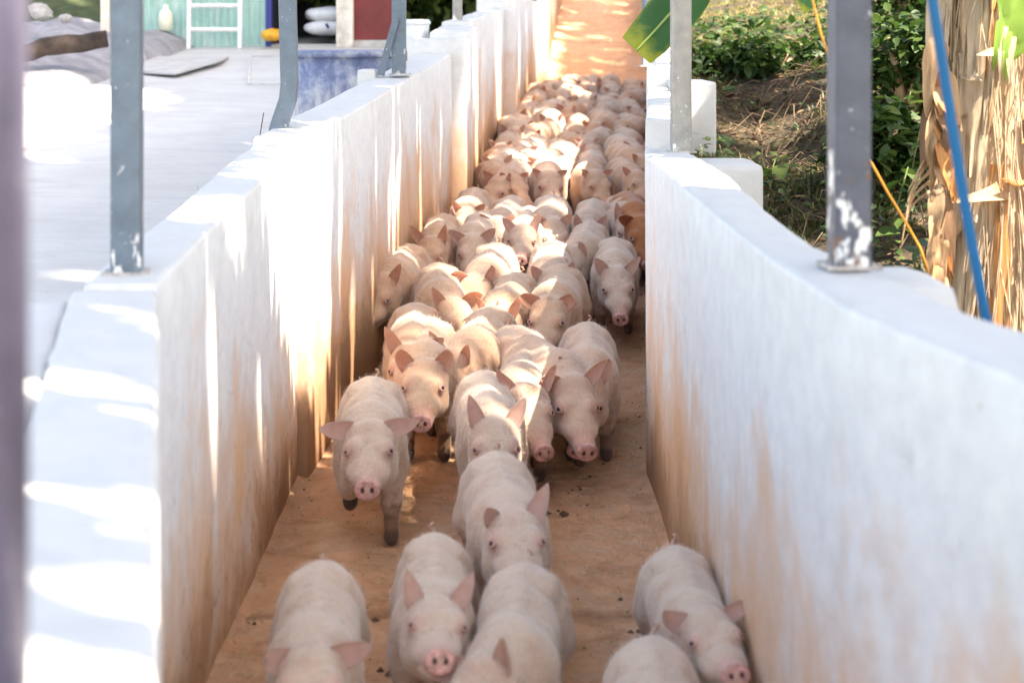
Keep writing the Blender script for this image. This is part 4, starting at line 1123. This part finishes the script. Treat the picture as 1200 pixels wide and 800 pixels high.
for i in range(3400):
    y = q.uniform(7.4, 9.3); x = xr(y) + .2 + 2.2 * q.random()
    if mnoise.noise((x * 2, y * 2, 9)) < -.1: continue
    cx, cy, cz = hp(x, y); a = q.uniform(0, 6.28)
    Wd.leaf((cx, cy, cz + q.uniform(.02, .20)), (math.cos(a), math.sin(a) - .3, q.uniform(-.2, .6)), (q.gauss(0, .5), q.gauss(0, .5) - .3, 1), q.uniform(.03, .07), q.uniform(.014, .036), min(.95, max(0, q.gauss(.35, .25))), q.uniform(0, .4))
soup('ground_cover', Wd.v, Wd.f, Wd.r, WEED, 'stuff')
# taller weeds one can tell apart: every leaf a part
LEAFM = []
for k in range(6):
    lv = Leaves(); lv.leaf((0, 0, 0), (0, -1, .15), (0, 0, 1), .075, .058, .3 + .12 * k, .2, True)
    me = mesh('leaf', lv.v, lv.f, WEED, True); me.attributes.new('rnd', 'FLOAT', 'POINT').data.foreach_set('value', lv.r); LEAFM.append(me)
STEM = NT('weed_stem').base((.12, .14, .04)).set(Roughness=.7).m
def weed(px, py, y, hgt, n, label, sc=1.0):
    x = XP(px, y); z = zhill(x, y) - .01
    t = thing('weed_plant', label, 'weed', (x, y, z), group='leafy weeds on the bank')
    lean = (q.uniform(-.05, .05), q.uniform(-.06, .02))
    MB().tube([(0, 0, 0), (lean[0] * .4, lean[1] * .4, hgt * .5), (lean[0], lean[1], hgt)], [.004, .003, .002], 6).build('stem', STEM, t, True)
    for k in range(n):
        f = .15 + .85 * (k + .5) / n; a = k * 2.4 + q.uniform(-.4, .4)
        o = link('leaf', LEAFM[q.randrange(6)], t, (lean[0] * f + .02 * math.cos(a), lean[1] * f + .02 * math.sin(a), hgt * f), (R(q.uniform(-15, 40)), R(q.uniform(-20, 20)), a))
        o.scale = (sc * q.uniform(.6, 1.15),) * 3
for args in ((1046, 95, 5.3, .30, 14, 'leafy green weed right of the dark steel post, upper one'), (1062, 150, 5.0, .26, 13, 'leafy weed halfway up the bank by the dry banana stalk'),
             (1040, 200, 4.7, .28, 15, 'bushy bright green weed behind the orange cord'), (1066, 240, 4.4, .22, 12, 'low weed at the foot of the dry banana stalk'),
             (930, 270, 4.3, .16, 10, 'small weed just left of the foot of the dark post'), (1036, 330, 4.0, .16, 10, 'low dark weed behind the rounded plaster pad'),
             (842, 150, 6.4, .12, 9, 'small pale weed beside the upright concrete pillar'), (900, 215, 5.3, .10, 7, 'little weed with a few leaves in front of the dark hollow'),
             (1005, 40, 6.6, .24, 12, 'weed high on the bank behind the dark post')): weed(*args)
# bright single leaf on the dark hollow
lv = Leaves(); lv.leaf((0, 0, 0), (-.9, .2, .12), (0, -.5, 1), .09, .045, .95, .15)
me = mesh('fallen_leaf', lv.v, lv.f, WEED, True); me.attributes.new('rnd', 'FLOAT', 'POINT').data.foreach_set('value', lv.r)
x = XP(890, 6.4); tag(link('fallen_leaf', me, None, (x, 6.4, zhill(x, 6.4) + .05)), 'single yellow green leaf lying on the dark hollow of the bank', 'leaf')
# tuft behind the left wall
lv = Leaves(); bp = (XP(264, 4.15), 4.15, .66)
for i in range(70): a = q.uniform(0, 6.28); lv.blade((q.gauss(0, .015), q.gauss(0, .015), 0), q.uniform(.14, .30), a, .003, q.uniform(.02, .10), q.uniform(.3, .7))
t = thing('grass_tuft', 'small green tuft growing behind the left wall', 'plant', bp); o = soup('blades', lv.v, lv.f, lv.r, GRASS, 'stuff', t)

# banana leaf reaching over the right wall
def ribbon(path, widths, nrm, nu=9, wave=.0, seed=0, edge_end=True, fold=.15):
    V = []; A = []; E = []; m = len(path); pts = [Vector(p) for p in path]; L = 0
    for j, p in enumerate(pts):
        t = (pts[min(j + 1, m - 1)] - pts[max(j - 1, 0)]).normalized(); n = Vector(nrm); x = t.cross(n).normalized(); n2 = x.cross(t).normalized()
        if j: L += (p - pts[j - 1]).length
        for i in range(nu):
            u = -1 + 2 * i / (nu - 1); ww = widths[j] / 2
            dz = fold * abs(u) * ww + wave * mnoise.noise((u * 2 + seed, L * 14, seed)) 
            V.append(tuple(p + x * u * ww + n2 * dz)); A.append(L * 10 + abs(u) * .4); E.append(max(abs(u) * .96, (j / (m - 1)) if edge_end else 0))
    Fc = [(j * nu + i, j * nu + i + 1, (j + 1) * nu + i + 1, (j + 1) * nu + i) for j in range(m - 1) for i in range(nu - 1)]
    return V, Fc, A, E
def blade_obj(name, path, widths, nrm, mat, parent, wave=.004, seed=0, nu=9, fold=.15):
    V, Fc, A, E = ribbon(path, widths, nrm, nu, wave, seed, True, fold)
    me = mesh(name, V, Fc, mat, True)
    me.attributes.new('along', 'FLOAT', 'POINT').data.foreach_set('value', A); me.attributes.new('edge', 'FLOAT', 'POINT').data.foreach_set('value', E)
    me.attributes.new('rnd', 'FLOAT', 'POINT').data.foreach_set('value', [random.Random(seed).random()] * len(V))
    return link(name, me, parent)
def curve_pts(ctrl, n):
    P0 = [Vector(c) for c in ctrl]; out = []
    for i in range(n):
        t = i / (n - 1) * (len(P0) - 1); k = min(int(t), len(P0) - 2); f = t - k
        a, b = P0[max(k - 1, 0)], P0[k]; c, d = P0[k + 1], P0[min(k + 2, len(P0) - 1)]
        out.append(.5 * ((2 * b) + (c - a) * f + (2 * a - 5 * b + 4 * c - d) * f * f + (3 * b - a - 3 * c + d) * f ** 3))
    return out
bl = thing('banana_leaf', 'green banana leaf with a cut yellowish tip hanging over the lane beside the pale post', 'leaf', (2.6, 6.2, 2.3))
ctrl = [Vector((2.6, 6.2, 2.3)), Vector((1.9, 5.9, 2.45)), Vector((1.25, 5.7, 2.0)), P(830, -45, 5.5), P(790, 10, 5.45), P(745, 60, 5.4)]
pt = [p - bl.location for p in curve_pts(ctrl, 40)]
wd = [.05 + .15 * min(1, i / 12) - .065 * max(0, (i - 28) / 11) for i in range(40)]
blade_obj('blade', pt, wd, (.35, -1, .35), BAN, bl, .006, 3)
MB().tube([p + Vector((0, -.004, 0)) for p in pt], [.014 - .011 * i / 39 for i in range(40)], 8).build('midrib', NT('leaf_rib').base((.22, .30, .08)).set(Roughness=.5).m, bl, True)
bl = thing('banana_leaf', 'tip of a small green leaf hanging at the top edge above the orange cord', 'leaf', P(955, -120, 5.0))
pt = [p - bl.location for p in curve_pts([P(955, -120, 5.0), P(952, -50, 5.0), P(943, 14, 4.95)], 12)]
blade_obj('blade', pt, [.03, .09, .12, .13, .13, .125, .12, .11, .10, .085, .06, .02], (.2, -1, .3), BAN, bl, .006, 8)

# banana plant at the right edge
YB = 4.3
def bx(px): return XP(px, YB)
bp = thing('banana_plant', 'banana plant at the right edge with a tan trunk wrapped in torn dry sheaths', 'banana plant', (bx(1172), YB, zhill(bx(1172), YB) - .03))
o0 = bp.location
def stem_mat():
    t = NT('dry_banana_stem'); a = t.noise(t.pos(True, (38, 38, 1.4)), 1, 5, .6); b = t.noise(t.pos(True, (9, 9, 2)), 1, 4)
    c = t.ramp(a, [(.25, (.26, .145, .075)), (.5, (.50, .34, .20)), (.72, (.66, .52, .36))]); c = t.mix(t.ramp(b, [(.5, 0.0), (.7, .5)]), c, (.30, .17, .09))
    t.base(c).set(Roughness=.75); t.bump(a, .6, .01); return t.m
SM = stem_mat()
def sheath_mat(name, k):
    t = NT(name); a = t.noise(t.pos(True, (60, 60, 4)), 1, 4, .6)
    c = t.ramp(a, [(.3, tuple(x * .6 for x in k)), (.7, tuple(min(1, x * 1.2) for x in k))]); t.base(c).set(Roughness=.75)
    tr = t.n('ShaderNodeBsdfTranslucent'); t.l(c, tr.inputs['Color']); mx = t.n('ShaderNodeMixShader'); mx.inputs[0].default_value = .3
    t.l(t.b.outputs[0], mx.inputs[1]); t.l(tr.outputs[0], mx.inputs[2]); t.l(mx.outputs[0], t.t.nodes['Material Output'].inputs['Surface']); t.bump(a, .5, .006); return t.m
SH = [sheath_mat('dry_sheath_tan', (.52, .34, .19)), sheath_mat('dry_sheath_orange', (.58, .27, .09)), sheath_mat('dry_sheath_pale', (.62, .48, .33)), sheath_mat('dry_sheath_brown', (.26, .15, .085))]
V = []; Fc = []; n, m = 28, 34; H = 2.6
for j in range(m + 1):
    z = H * j / m
    for i in range(n):
        a = 2 * math.pi * i / n; r = (.135 - .018 * z / H) * (1 + .05 * math.cos(3 * a + z * 1.5) + .05 * mnoise.noise((math.cos(a) * 2, math.sin(a) * 2, z * 1.2)))
        V.append((r * math.cos(a), r * math.sin(a), z))
for j in range(m):
    for i in range(n): Fc.append((j * n + i, j * n + (i + 1) % n, (j + 1) * n + (i + 1) % n, (j + 1) * n + i))
link('trunk', mesh('trunk', V, Fc, SM, True), bp)
q = random.Random(77)
for k in range(34):
    a = R(q.uniform(-170, 10)) - R(10); L = q.uniform(.35, 1.0); z1 = q.uniform(.25, 1.6); r = .135
    out = q.uniform(.02, .10); c, s = math.cos(a), math.sin(a); tw = q.uniform(-.35, .35)
    pts = []
    for i in range(12):
        t = i / 11; rr = r + .006 + out * t ** 3 + .004 * k / 26
        aa = a + tw * t; pts.append((rr * math.cos(aa), rr * math.sin(aa), z1 - L * t + .10 * out * t))
    w0_ = q.uniform(.025, .065)
    wds = [w0_ * q.uniform(.75, 1.25) * (.55 + .45 * math.sin(math.pi * min(1, .2 + i / 11 * .9))) * (1 if i < 9 else (12 - i) / 3.2) for i in range(12)]
    blade_obj('dry_sheath', pts, wds, (c, s, 0), SH[q.choice([0, 0, 2, 2, 2, 1, 3])], bp, .016, k + 5, 6, -.25)
for k in range(22):      # torn spikes that stand off the trunk
    a = R(q.uniform(-175, -5)); z1 = q.uniform(.2, 1.35); L = q.uniform(.06, .16); c, s = math.cos(a), math.sin(a); sd_ = q.choice([-1, 1])
    pts = [(.132 * c, .132 * s, z1), (.132 * c + c * L * .4 - s * sd_ * L * .4, .132 * s + s * L * .4 + c * sd_ * L * .4, z1 - .01), (.132 * c + c * L * .7 - s * sd_ * L, .132 * s + s * L * .7 + c * sd_ * L, z1 + q.uniform(-.05, .02))]
    blade_obj('torn_flap', curve_pts(pts, 6), [.07, .055, .04, .028, .016, .002], (0, 0, 1) if q.random() < .5 else (c, s, .4), SH[q.choice([0, 2, 1, 2])], bp, .012, k + 50, 5, .2)
m = MB()      # loose fibres
for k in range(320):
    a = R(q.uniform(-185, 5)); z1 = q.uniform(.1, 1.5); L = q.uniform(.1, .45); c, s = math.cos(a), math.sin(a); o_ = q.uniform(.0, .05); tw = q.uniform(-.3, .3)
    m.tube([(.139 * c, .139 * s, z1), ((.142 + o_ * .4) * math.cos(a + tw * .5), (.142 + o_ * .4) * math.sin(a + tw * .5), z1 - L * .5), ((.142 + o_) * math.cos(a + tw), (.142 + o_) * math.sin(a + tw), z1 - L)], [.0022, .002, .0008], 4, False)
o = m.build('fibres', SH[2], bp, True); o['kind'] = 'stuff'
# hanging dry stalk left of it, with shreds
ds = thing('dry_banana_stalk', 'dry brown banana leaf stalk hanging beside the hose with torn shreds', 'dry leaf', P(1097, -60, 4.15))
rel = lambda p: p - ds.location
MB().tube([rel(p) for p in curve_pts([P(1097, -60, 4.15), P(1093, 60, 4.15), P(1098, 160, 4.15), P(1096, 250, 4.13), P(1100, 345, 4.1)], 24)], [.016, .018, .019, .020, .021, .020, .019, .018] + [.017] * 16, 8).build('stalk', SH[2], ds, True)
for k in range(40):
    py = q.uniform(40, 350); px = 1097 + q.uniform(-3, 6); L = q.uniform(35, 110); dx = q.uniform(-16, 26)
    yk = 4.12 - q.uniform(.0, .06)
    blade_obj('shred', [rel(p) for p in curve_pts([P(px, py, yk), P(px + dx * .5, py + L * .4, yk - .02), P(px + dx, py + L, yk)], 8)], [.012, .028, .04, .045, .04, .028, .016, .003], (q.uniform(-.6, .6), -1, .2), SH[q.choice([0, 1, 1, 3, 0])], ds, .02, k + 90, 5, .2)
for k in range(5):
    x1 = 1092; py = 175 + 12 * k
    MB().tube([rel(p) for p in curve_pts([P(x1, py, 4.12), P(x1 - 14 - 3 * k, py + 22, 4.08), P(x1 - 28 - 2 * k, py + 50 + 4 * k, 4.06)], 8)], [.004, .004, .004, .0035, .003, .003, .002, .001], 6).build('fibre', SH[0], ds, True)
gl = thing('banana_leaf', 'bright yellow green banana leaf hanging at the top right corner', 'leaf', P(1210, -140, 4.0))
pt = [p - gl.location for p in curve_pts([P(1215, -140, 4.0), P(1203, -60, 3.98), P(1192, 20, 3.97), P(1180, 72, 3.96)], 16)]
LG = NT('young_leaf'); LG.base((.20, .34, .05)).set(Roughness=.4)
tr = LG.n('ShaderNodeBsdfTranslucent'); tr.inputs['Color'].default_value = (.36, .52, .06, 1); mx = LG.n('ShaderNodeMixShader'); mx.inputs[0].default_value = .45
LG.l(LG.b.outputs[0], mx.inputs[1]); LG.l(tr.outputs[0], mx.inputs[2]); LG.l(mx.outputs[0], LG.t.nodes['Material Output'].inputs['Surface'])
blade_obj('blade', pt, [.10 + .02 * math.sin(i) for i in range(12)] + [.09, .075, .05, .015], (-.3, -1, .2), LG.m, gl, .015, 4)
for k in range(4):
    py = 55 + 6 * k; px = 1166 + 5 * k
    blade_obj('shred', [p - gl.location for p in curve_pts([P(px + 6, py - 30, 3.95), P(px + 2, py, 3.94), P(px - 2 + 2 * k, py + 28, 3.95)], 7)], [.02, .022, .02, .017, .013, .008, .002], (0, -1, 0), SH[2] if k % 2 else LG.m, gl, .008, k, 5)

# bushes and trees behind the yard, seen between the posts at the top
def bush(x, y, z, r, h, n, label, seed, sun=.5, ls=1.0):  # sun: mean leaf tone; lighter leaf colour stands in for sunlight
    t = thing('bush', label, 'bush', (x, y, z)); qq = random.Random(seed); L = Leaves()
    cl = [(qq.gauss(0, r * .5), qq.gauss(0, r * .5), h * (.25 + .65 * qq.random())) for _ in range(18)]
    for i in range(n):
        c = qq.choice(cl); p = Vector(c) + Vector((qq.gauss(0, .16), qq.gauss(0, .16), qq.gauss(0, .13))) * r * 1.3
        if p.z < .02: p.z = qq.uniform(.02, .3)
        d = Vector((qq.gauss(0, 1), qq.gauss(0, 1), qq.gauss(0, .6))); L.leaf(p, d, (qq.gauss(0, .4), qq.gauss(0, .4), 1), ls * qq.uniform(.08, .15), ls * qq.uniform(.05, .08), min(.99, max(0, qq.gauss(sun, .25))), .2)
    soup('foliage', L.v, L.f, L.r, WEED, None, t)
    m = MB()
    for k in range(5): a = k * 1.3; m.tube([(0, 0, -.12), (r * .25 * math.cos(a), r * .25 * math.sin(a), h * .4), (r * .5 * math.cos(a), r * .5 * math.sin(a), h * .75)], [.03, .02, .008], 6)
    m.build('stem', SM, t, True)
o = grid_sheet('grass_bank', [-9 + .5 * i for i in range(17)] + [lambda y: xl(y) - .25], [14.6 + .4 * i for i in range(24)], lambda x, y: zyard(14.6) - .05 + .42 * (y - 14.6) + .1 * mnoise.noise((x, y, 2)), simple('dark_green_grass', (.045, .06, .018), .95, .5, 7, bump=.8)); o['kind'] = 'structure'  # plain dark green over the whole bank
bush(-.85, 14.0, zyard(14) - .1, .7, 1.3, 5200, 'dense dark green bush just beyond the far pale post on the left wall', 5, .7)
bush(-1.75, 14.4, zyard(14) - .1, .8, 1.5, 5200, 'dense green bush right of the red panel', 6, .75)
bush(-1.25, 14.2, zyard(14.2), .9, 1.7, 1500, 'green bush behind the white bucket, nearest to the red panel', 1, .62)
bush(-1.0, 15.6, zyard(15.6), .8, 1.6, 1300, 'green bush behind the pale far post on the left wall', 2, .5)
for px, yy, r_, h_, n_, lb, sd_ in ((905, 7.9, .24, .13, 1100, 'low dark green shrub on the bank above the dark hollow', 11), (850, 8.1, .20, .11, 800, 'small dark shrub on the bank beside the pillar top', 12), (1062, 6.3, .26, .42, 1900, 'taller dark green shrub on the bank between dark post and dry stalk', 13), (1030, 5.2, .17, .26, 1200, 'rounded leafy shrub just right of the dark post, lower on the bank', 14), (1075, 8.2, .4, .5, 1900, 'wide shrub high on the bank behind the blue hose', 15)):
    bush(XP(px, yy), yy, zhill(XP(px, yy), yy), r_, h_, n_, lb, sd_, .42, .5)
bush(-2.4, 17.0, zyard(17), 1.3, 2.4, 1500, 'tall green bush behind the shed', 3, .5)

# ------------------------------------------------------------------ unseen shade trees added over the lane, leaves laid out to place sun and shade
ax = Vector((SUN.x, SUN.y, 0)).normalized(); kx, ky = SUN.x / SUN.z, SUN.y / SUN.z
def pr(x, y, z): return (x + kx * (1 - z), y + ky * (1 - z))          # along the sunlight to the plane z = 1
q = random.Random(404)
THIN = .72
gaps = []                                                              # openings left where sun should land: quads in that plane
def gap(*pts): gaps.append([pr(*p) for p in pts])
def inside(p, poly):
    c = False; j = len(poly) - 1
    for i in range(len(poly)):
        (x1, y1), (x2, y2) = poly[i], poly[j]
        if (y1 > p[1]) != (y2 > p[1]) and p[0] < (x2 - x1) * (p[1] - y1) / (y2 - y1) + x1: c = not c
        j = i
    return c
def wgap(y0, z0, y1, z1, w0, w1):            # tapering slit on the left wall, top (y0,z0) width w0 to bottom
    X = lambda y: xl(y) + .02
    gap((X(y0), y0 - w0 / 2, z0), (X(y0), y0 + w0 / 2, z0), (X(y1), y1 + w1 / 2, z1), (X(y1), y1 - w1 / 2, z1))
for i in range(70):
    y = q.uniform(5.0, 12.5); zt = zf(y) + q.uniform(.5, 1.0); wgap(y, zt, y + .01, zt - q.uniform(.12, .4), q.uniform(.016, .035) * (1 + .05 * y), .008)
gap((-.64, 3.93, 1.03), (-.60, 4.98, 1.06), (-.60, 4.96, .52), (-.61, 4.84, .20), (-.64, 4.70, .22), (-.64, 4.32, .62))
for y0, w0, d in ((5.28, .05, .55), (5.5, .03, .2), (5.78, .035, .30), (6.15, .06, .5), (6.45, .035, .3), (6.9, .05, .5), (7.2, .04, .3), (7.55, .06, .45), (8.0, .12, .9), (8.4, .10, .75), (8.75, .10, .55), (9.2, .08, .5), (9.7, .10, .6), (10.2, .07, .4), (10.8, .12, .6), (11.6, .10, .5), (12.3, .12, .6)):
    zt = zf(y0) + q.uniform(.75, 1.0); wgap(y0, zt, y0 + .01, zt - d, w0, w0 * .35)
    if w0 > .045: wgap(y0 + .05, zf(y0) + .62, y0 + .05, zf(y0) + .25, .025, .015)
for y0, y1 in ((.96, 1.04), (1.17, 1.235), (1.37, 1.415), (1.63, 1.66), (1.86, 1.88)):
    gap((-.75, y0 + .30, .86), (-.10, y0, .86), (-.10, y1, .86), (-.75, y1 + .23, .86))
gap((-.79, 3.45, .94), (-.63, 3.5, .94), (-.63, 3.78, .95), (-.79, 3.60, .95))
gap((.44, 3.75, .97), (.60, 3.75, .97), (.60, 4.45, .97), (.44, 4.55, .97))
gap((-6, 6.6, .8), (XP(30, 7.4), 7.4, .8), (XP(132, 9.3), 9.3, 1.0), (XP(128, 9.6), 9.6, 1.1), (-6, 9.9, 1.1))
for i in range(16):                                                    # flecks on the herd and the floor
    y = q.uniform(8.3, 14.6); x = q.uniform(xl(y) + .05, xr(y) - .05); z = zf(y) + .3; w_ = q.uniform(.03, .09); L = q.uniform(.06, .20)
    gap(*[(x + u * ax.x * L - v * ax.y * w_ , y + u * ax.y * L + v * ax.x * w_, z) for u, v in ((-1, -1), (1, -1), (1, 1), (-1, 1))])
for i in range(85):                                                   # flecks on the bank
    y = q.uniform(3.0, 8.6); x = xr(y) + .25 + q.random() * (.3 + .2 * y); z = zhill(x, y); h_ = hollow(x, y)
    if h_ > .2: continue
    w_ = q.uniform(.02, .07); L = q.uniform(.08, .25)
    gap(*[(x + u * ax.x * L - v * ax.y * w_, y + u * ax.y * L + v * ax.x * w_, z) for u, v in ((-1, -1), (1, -1), (1, 1), (-1, 1))])
gap((xr(8.6) + .3, 8.6, 1.2), (6, 8.3, 1.6), (6, 18, 2.2), (xr(18) + .5, 18, 1.9), (xr(13) + .4, 13, 1.5))
gap((bx(1172) - .05, 4.25, .5), (bx(1172) + .9, 4.1, .5), (bx(1172) + .9, 4.35, 1.9), (bx(1172) + .0, 4.3, 1.25))
bbs = [(min(p[0] for p in g_), max(p[0] for p in g_), min(p[1] for p in g_), max(p[1] for p in g_)) for g_ in gaps]
def lit(p):
    for bb, g_ in zip(bbs, gaps):
        if bb[0] <= p[0] <= bb[1] and bb[2] <= p[1] <= bb[3] and inside(p, g_): return True
    return False
CR = [Leaves() for _ in range(2)]
def near_gap(p, m):
    return any(bb[0] - m <= p[0] <= bb[1] + m and bb[2] - m <= p[1] <= bb[3] + m for bb in bbs)
def strip(L, w_, X, Y, z, mg=0.0):
    perp = (-ax.y, ax.x); hl, hw = L / 2 + mg, w_ / 2 + mg
    smp = [(X + u * ax.x * hl + v * perp[0] * hw, Y + u * ax.y * hl + v * perp[1] * hw) for u in ((-1, -.6, -.2, .2, .6, 1) if L > .2 else (-1, 0, 1)) for v in (-1, 0, 1)]
    if any(lit(p) for p in smp): return
    c = Vector((X + kx * (z - 1), Y + ky * (z - 1), z)); tilt = q.uniform(-.25, .25)   # up along the sunlight to height z
    CR[0 if Y < 8 else 1].leaf(c - Vector((ax.x, ax.y, tilt)) * L / 2, (ax.x, ax.y, tilt), (q.gauss(0, .25), q.gauss(0, .25), 1), L, w_ * 1.25, q.random(), q.uniform(-.15, .15))
X0, X1, Y0, Y1 = -5.2, 4.4, -1.5, 21
for i in range(800):
    Y = q.uniform(14.6, 21.5); strip(q.uniform(.2, .42), q.uniform(.05, .10), .0885 * (Y - 4.6) + q.uniform(-.35, 1.05) - max(0, zf(Y) - .7) * .5, Y, q.uniform(9, 12.5))
for i in range(1700):            # fine, high, thin leaf right over the lane: soft broken sun
    Y = q.uniform(4.7, 21)
    if q.random() < (0 if Y > 7.5 else .30): continue
    X = .0885 * (Y - 4.6) + q.uniform(-.28, 1.0) - (max(0, zf(Y) - .7) * .62 if Y > 15 else 0)
    strip(q.uniform(.2, .42), q.uniform(.05, .10), X, Y, q.uniform(9, 12.5))
for i in range(11500):
    X, Y = q.uniform(X0, X1), q.uniform(Y0, Y1); z = q.uniform(7.0, 9.5) if X > -.9 else q.uniform(11.5, 14.5)
    if (-.22 if Y < 14.3 else -1.15) < X - .0885 * max(0, Y - 4.6) < .95 and 4.7 < Y < 21: continue
    if 0.0 < X < .58 and 3.85 < Y <= 4.7: continue   # thinner leaf over the lane itself
    strip(q.uniform(.5, 1.0), q.uniform(.10, .2), X, Y, z, .045)
for i in range(30000):
    X, Y = q.uniform(-1.0, 1.7), q.uniform(.3, 15)
    if X - .0885 * max(0, Y - 4.6) > (.05 if Y < 4.6 else -.16) and not (Y < 4.7 and X < .75): continue
    if near_gap((X, Y), .14): strip(q.uniform(.12, .28), q.uniform(.02, .05), X, Y, q.uniform(2.9, 3.5))
for i in range(260):
    X, Y = q.uniform(-.05, .95), q.uniform(3.0, 4.75)
    if not (0.0 < X < .58 and Y > 3.85): strip(q.uniform(.2, .5), q.uniform(.08, .16), X, Y, q.uniform(6, 8))
for i in range(160): strip(q.uniform(.2, .5), q.uniform(.06, .14), q.uniform(-.25, .7), q.uniform(2.2, 3.4), q.uniform(6, 8))
for i in range(44): strip(q.uniform(.2, .42), q.uniform(.05, .10), q.uniform(0, .58), q.uniform(3.85, 4.7), q.uniform(9, 12.5))
TRUNK = simple('grey_bark', (.16, .12, .09), .95, .4, 10, bump=.7)
CRM = leaf_mat('added_shade_leaves', (.03, .06, .012), (.05, .10, .02), (.09, .14, .03), .2)
for k, (tx, ty, cen, lb) in enumerate(((7.6, 1.0, (5.0, 1.5, 9.0), 'unseen tree added on the bank to shade the near end of the lane'), (8.2, 8.5, (5.2, 9.5, 9.0), 'unseen tree added on the bank to shade the upper lane'))):
    z0 = zhill(tx, ty) - .1; t = thing('added_shade_tree', lb, 'tree', (tx, ty, z0))  # off-frame tree added to carry the shading leaves
    m = MB(); m.tube([(0, 0, 0), (-.1, .05, 2.2), (-.35, .1, 4.3), (-.6, .15, 6.0)], [.26, .2, .16, .12], 12)
    for j in range(40):
        a = q.uniform(0, 6.28); e = Vector((cen[0] - tx + 3.4 * math.cos(a), cen[1] - ty + 4.5 * math.sin(a), q.uniform(6.8, 12.0) - z0)); st = Vector((-.5, .12, 5.0)); md = st.lerp(e, .5) + Vector((0, 0, .5))
        cs = [st.lerp(md, u / 8) for u in range(9)] + [md.lerp(e, u / 8) for u in range(9)]
        if any(lit(pr(*(c + Vector((tx, ty, z0)) + Vector(o_)))) for c in cs for o_ in ((0, 0, 0), (0, .08, 0), (0, -.08, 0))): continue
        m.tube([st, md, e], [.06, .035, .012], 7)
    m.build('trunk', TRUNK, t, True)
    C_ = CR[k]; o = soup('crown', [(a - tx, b - ty, c - z0) for a, b, c in C_.v], C_.f, C_.r, CRM, None, t)
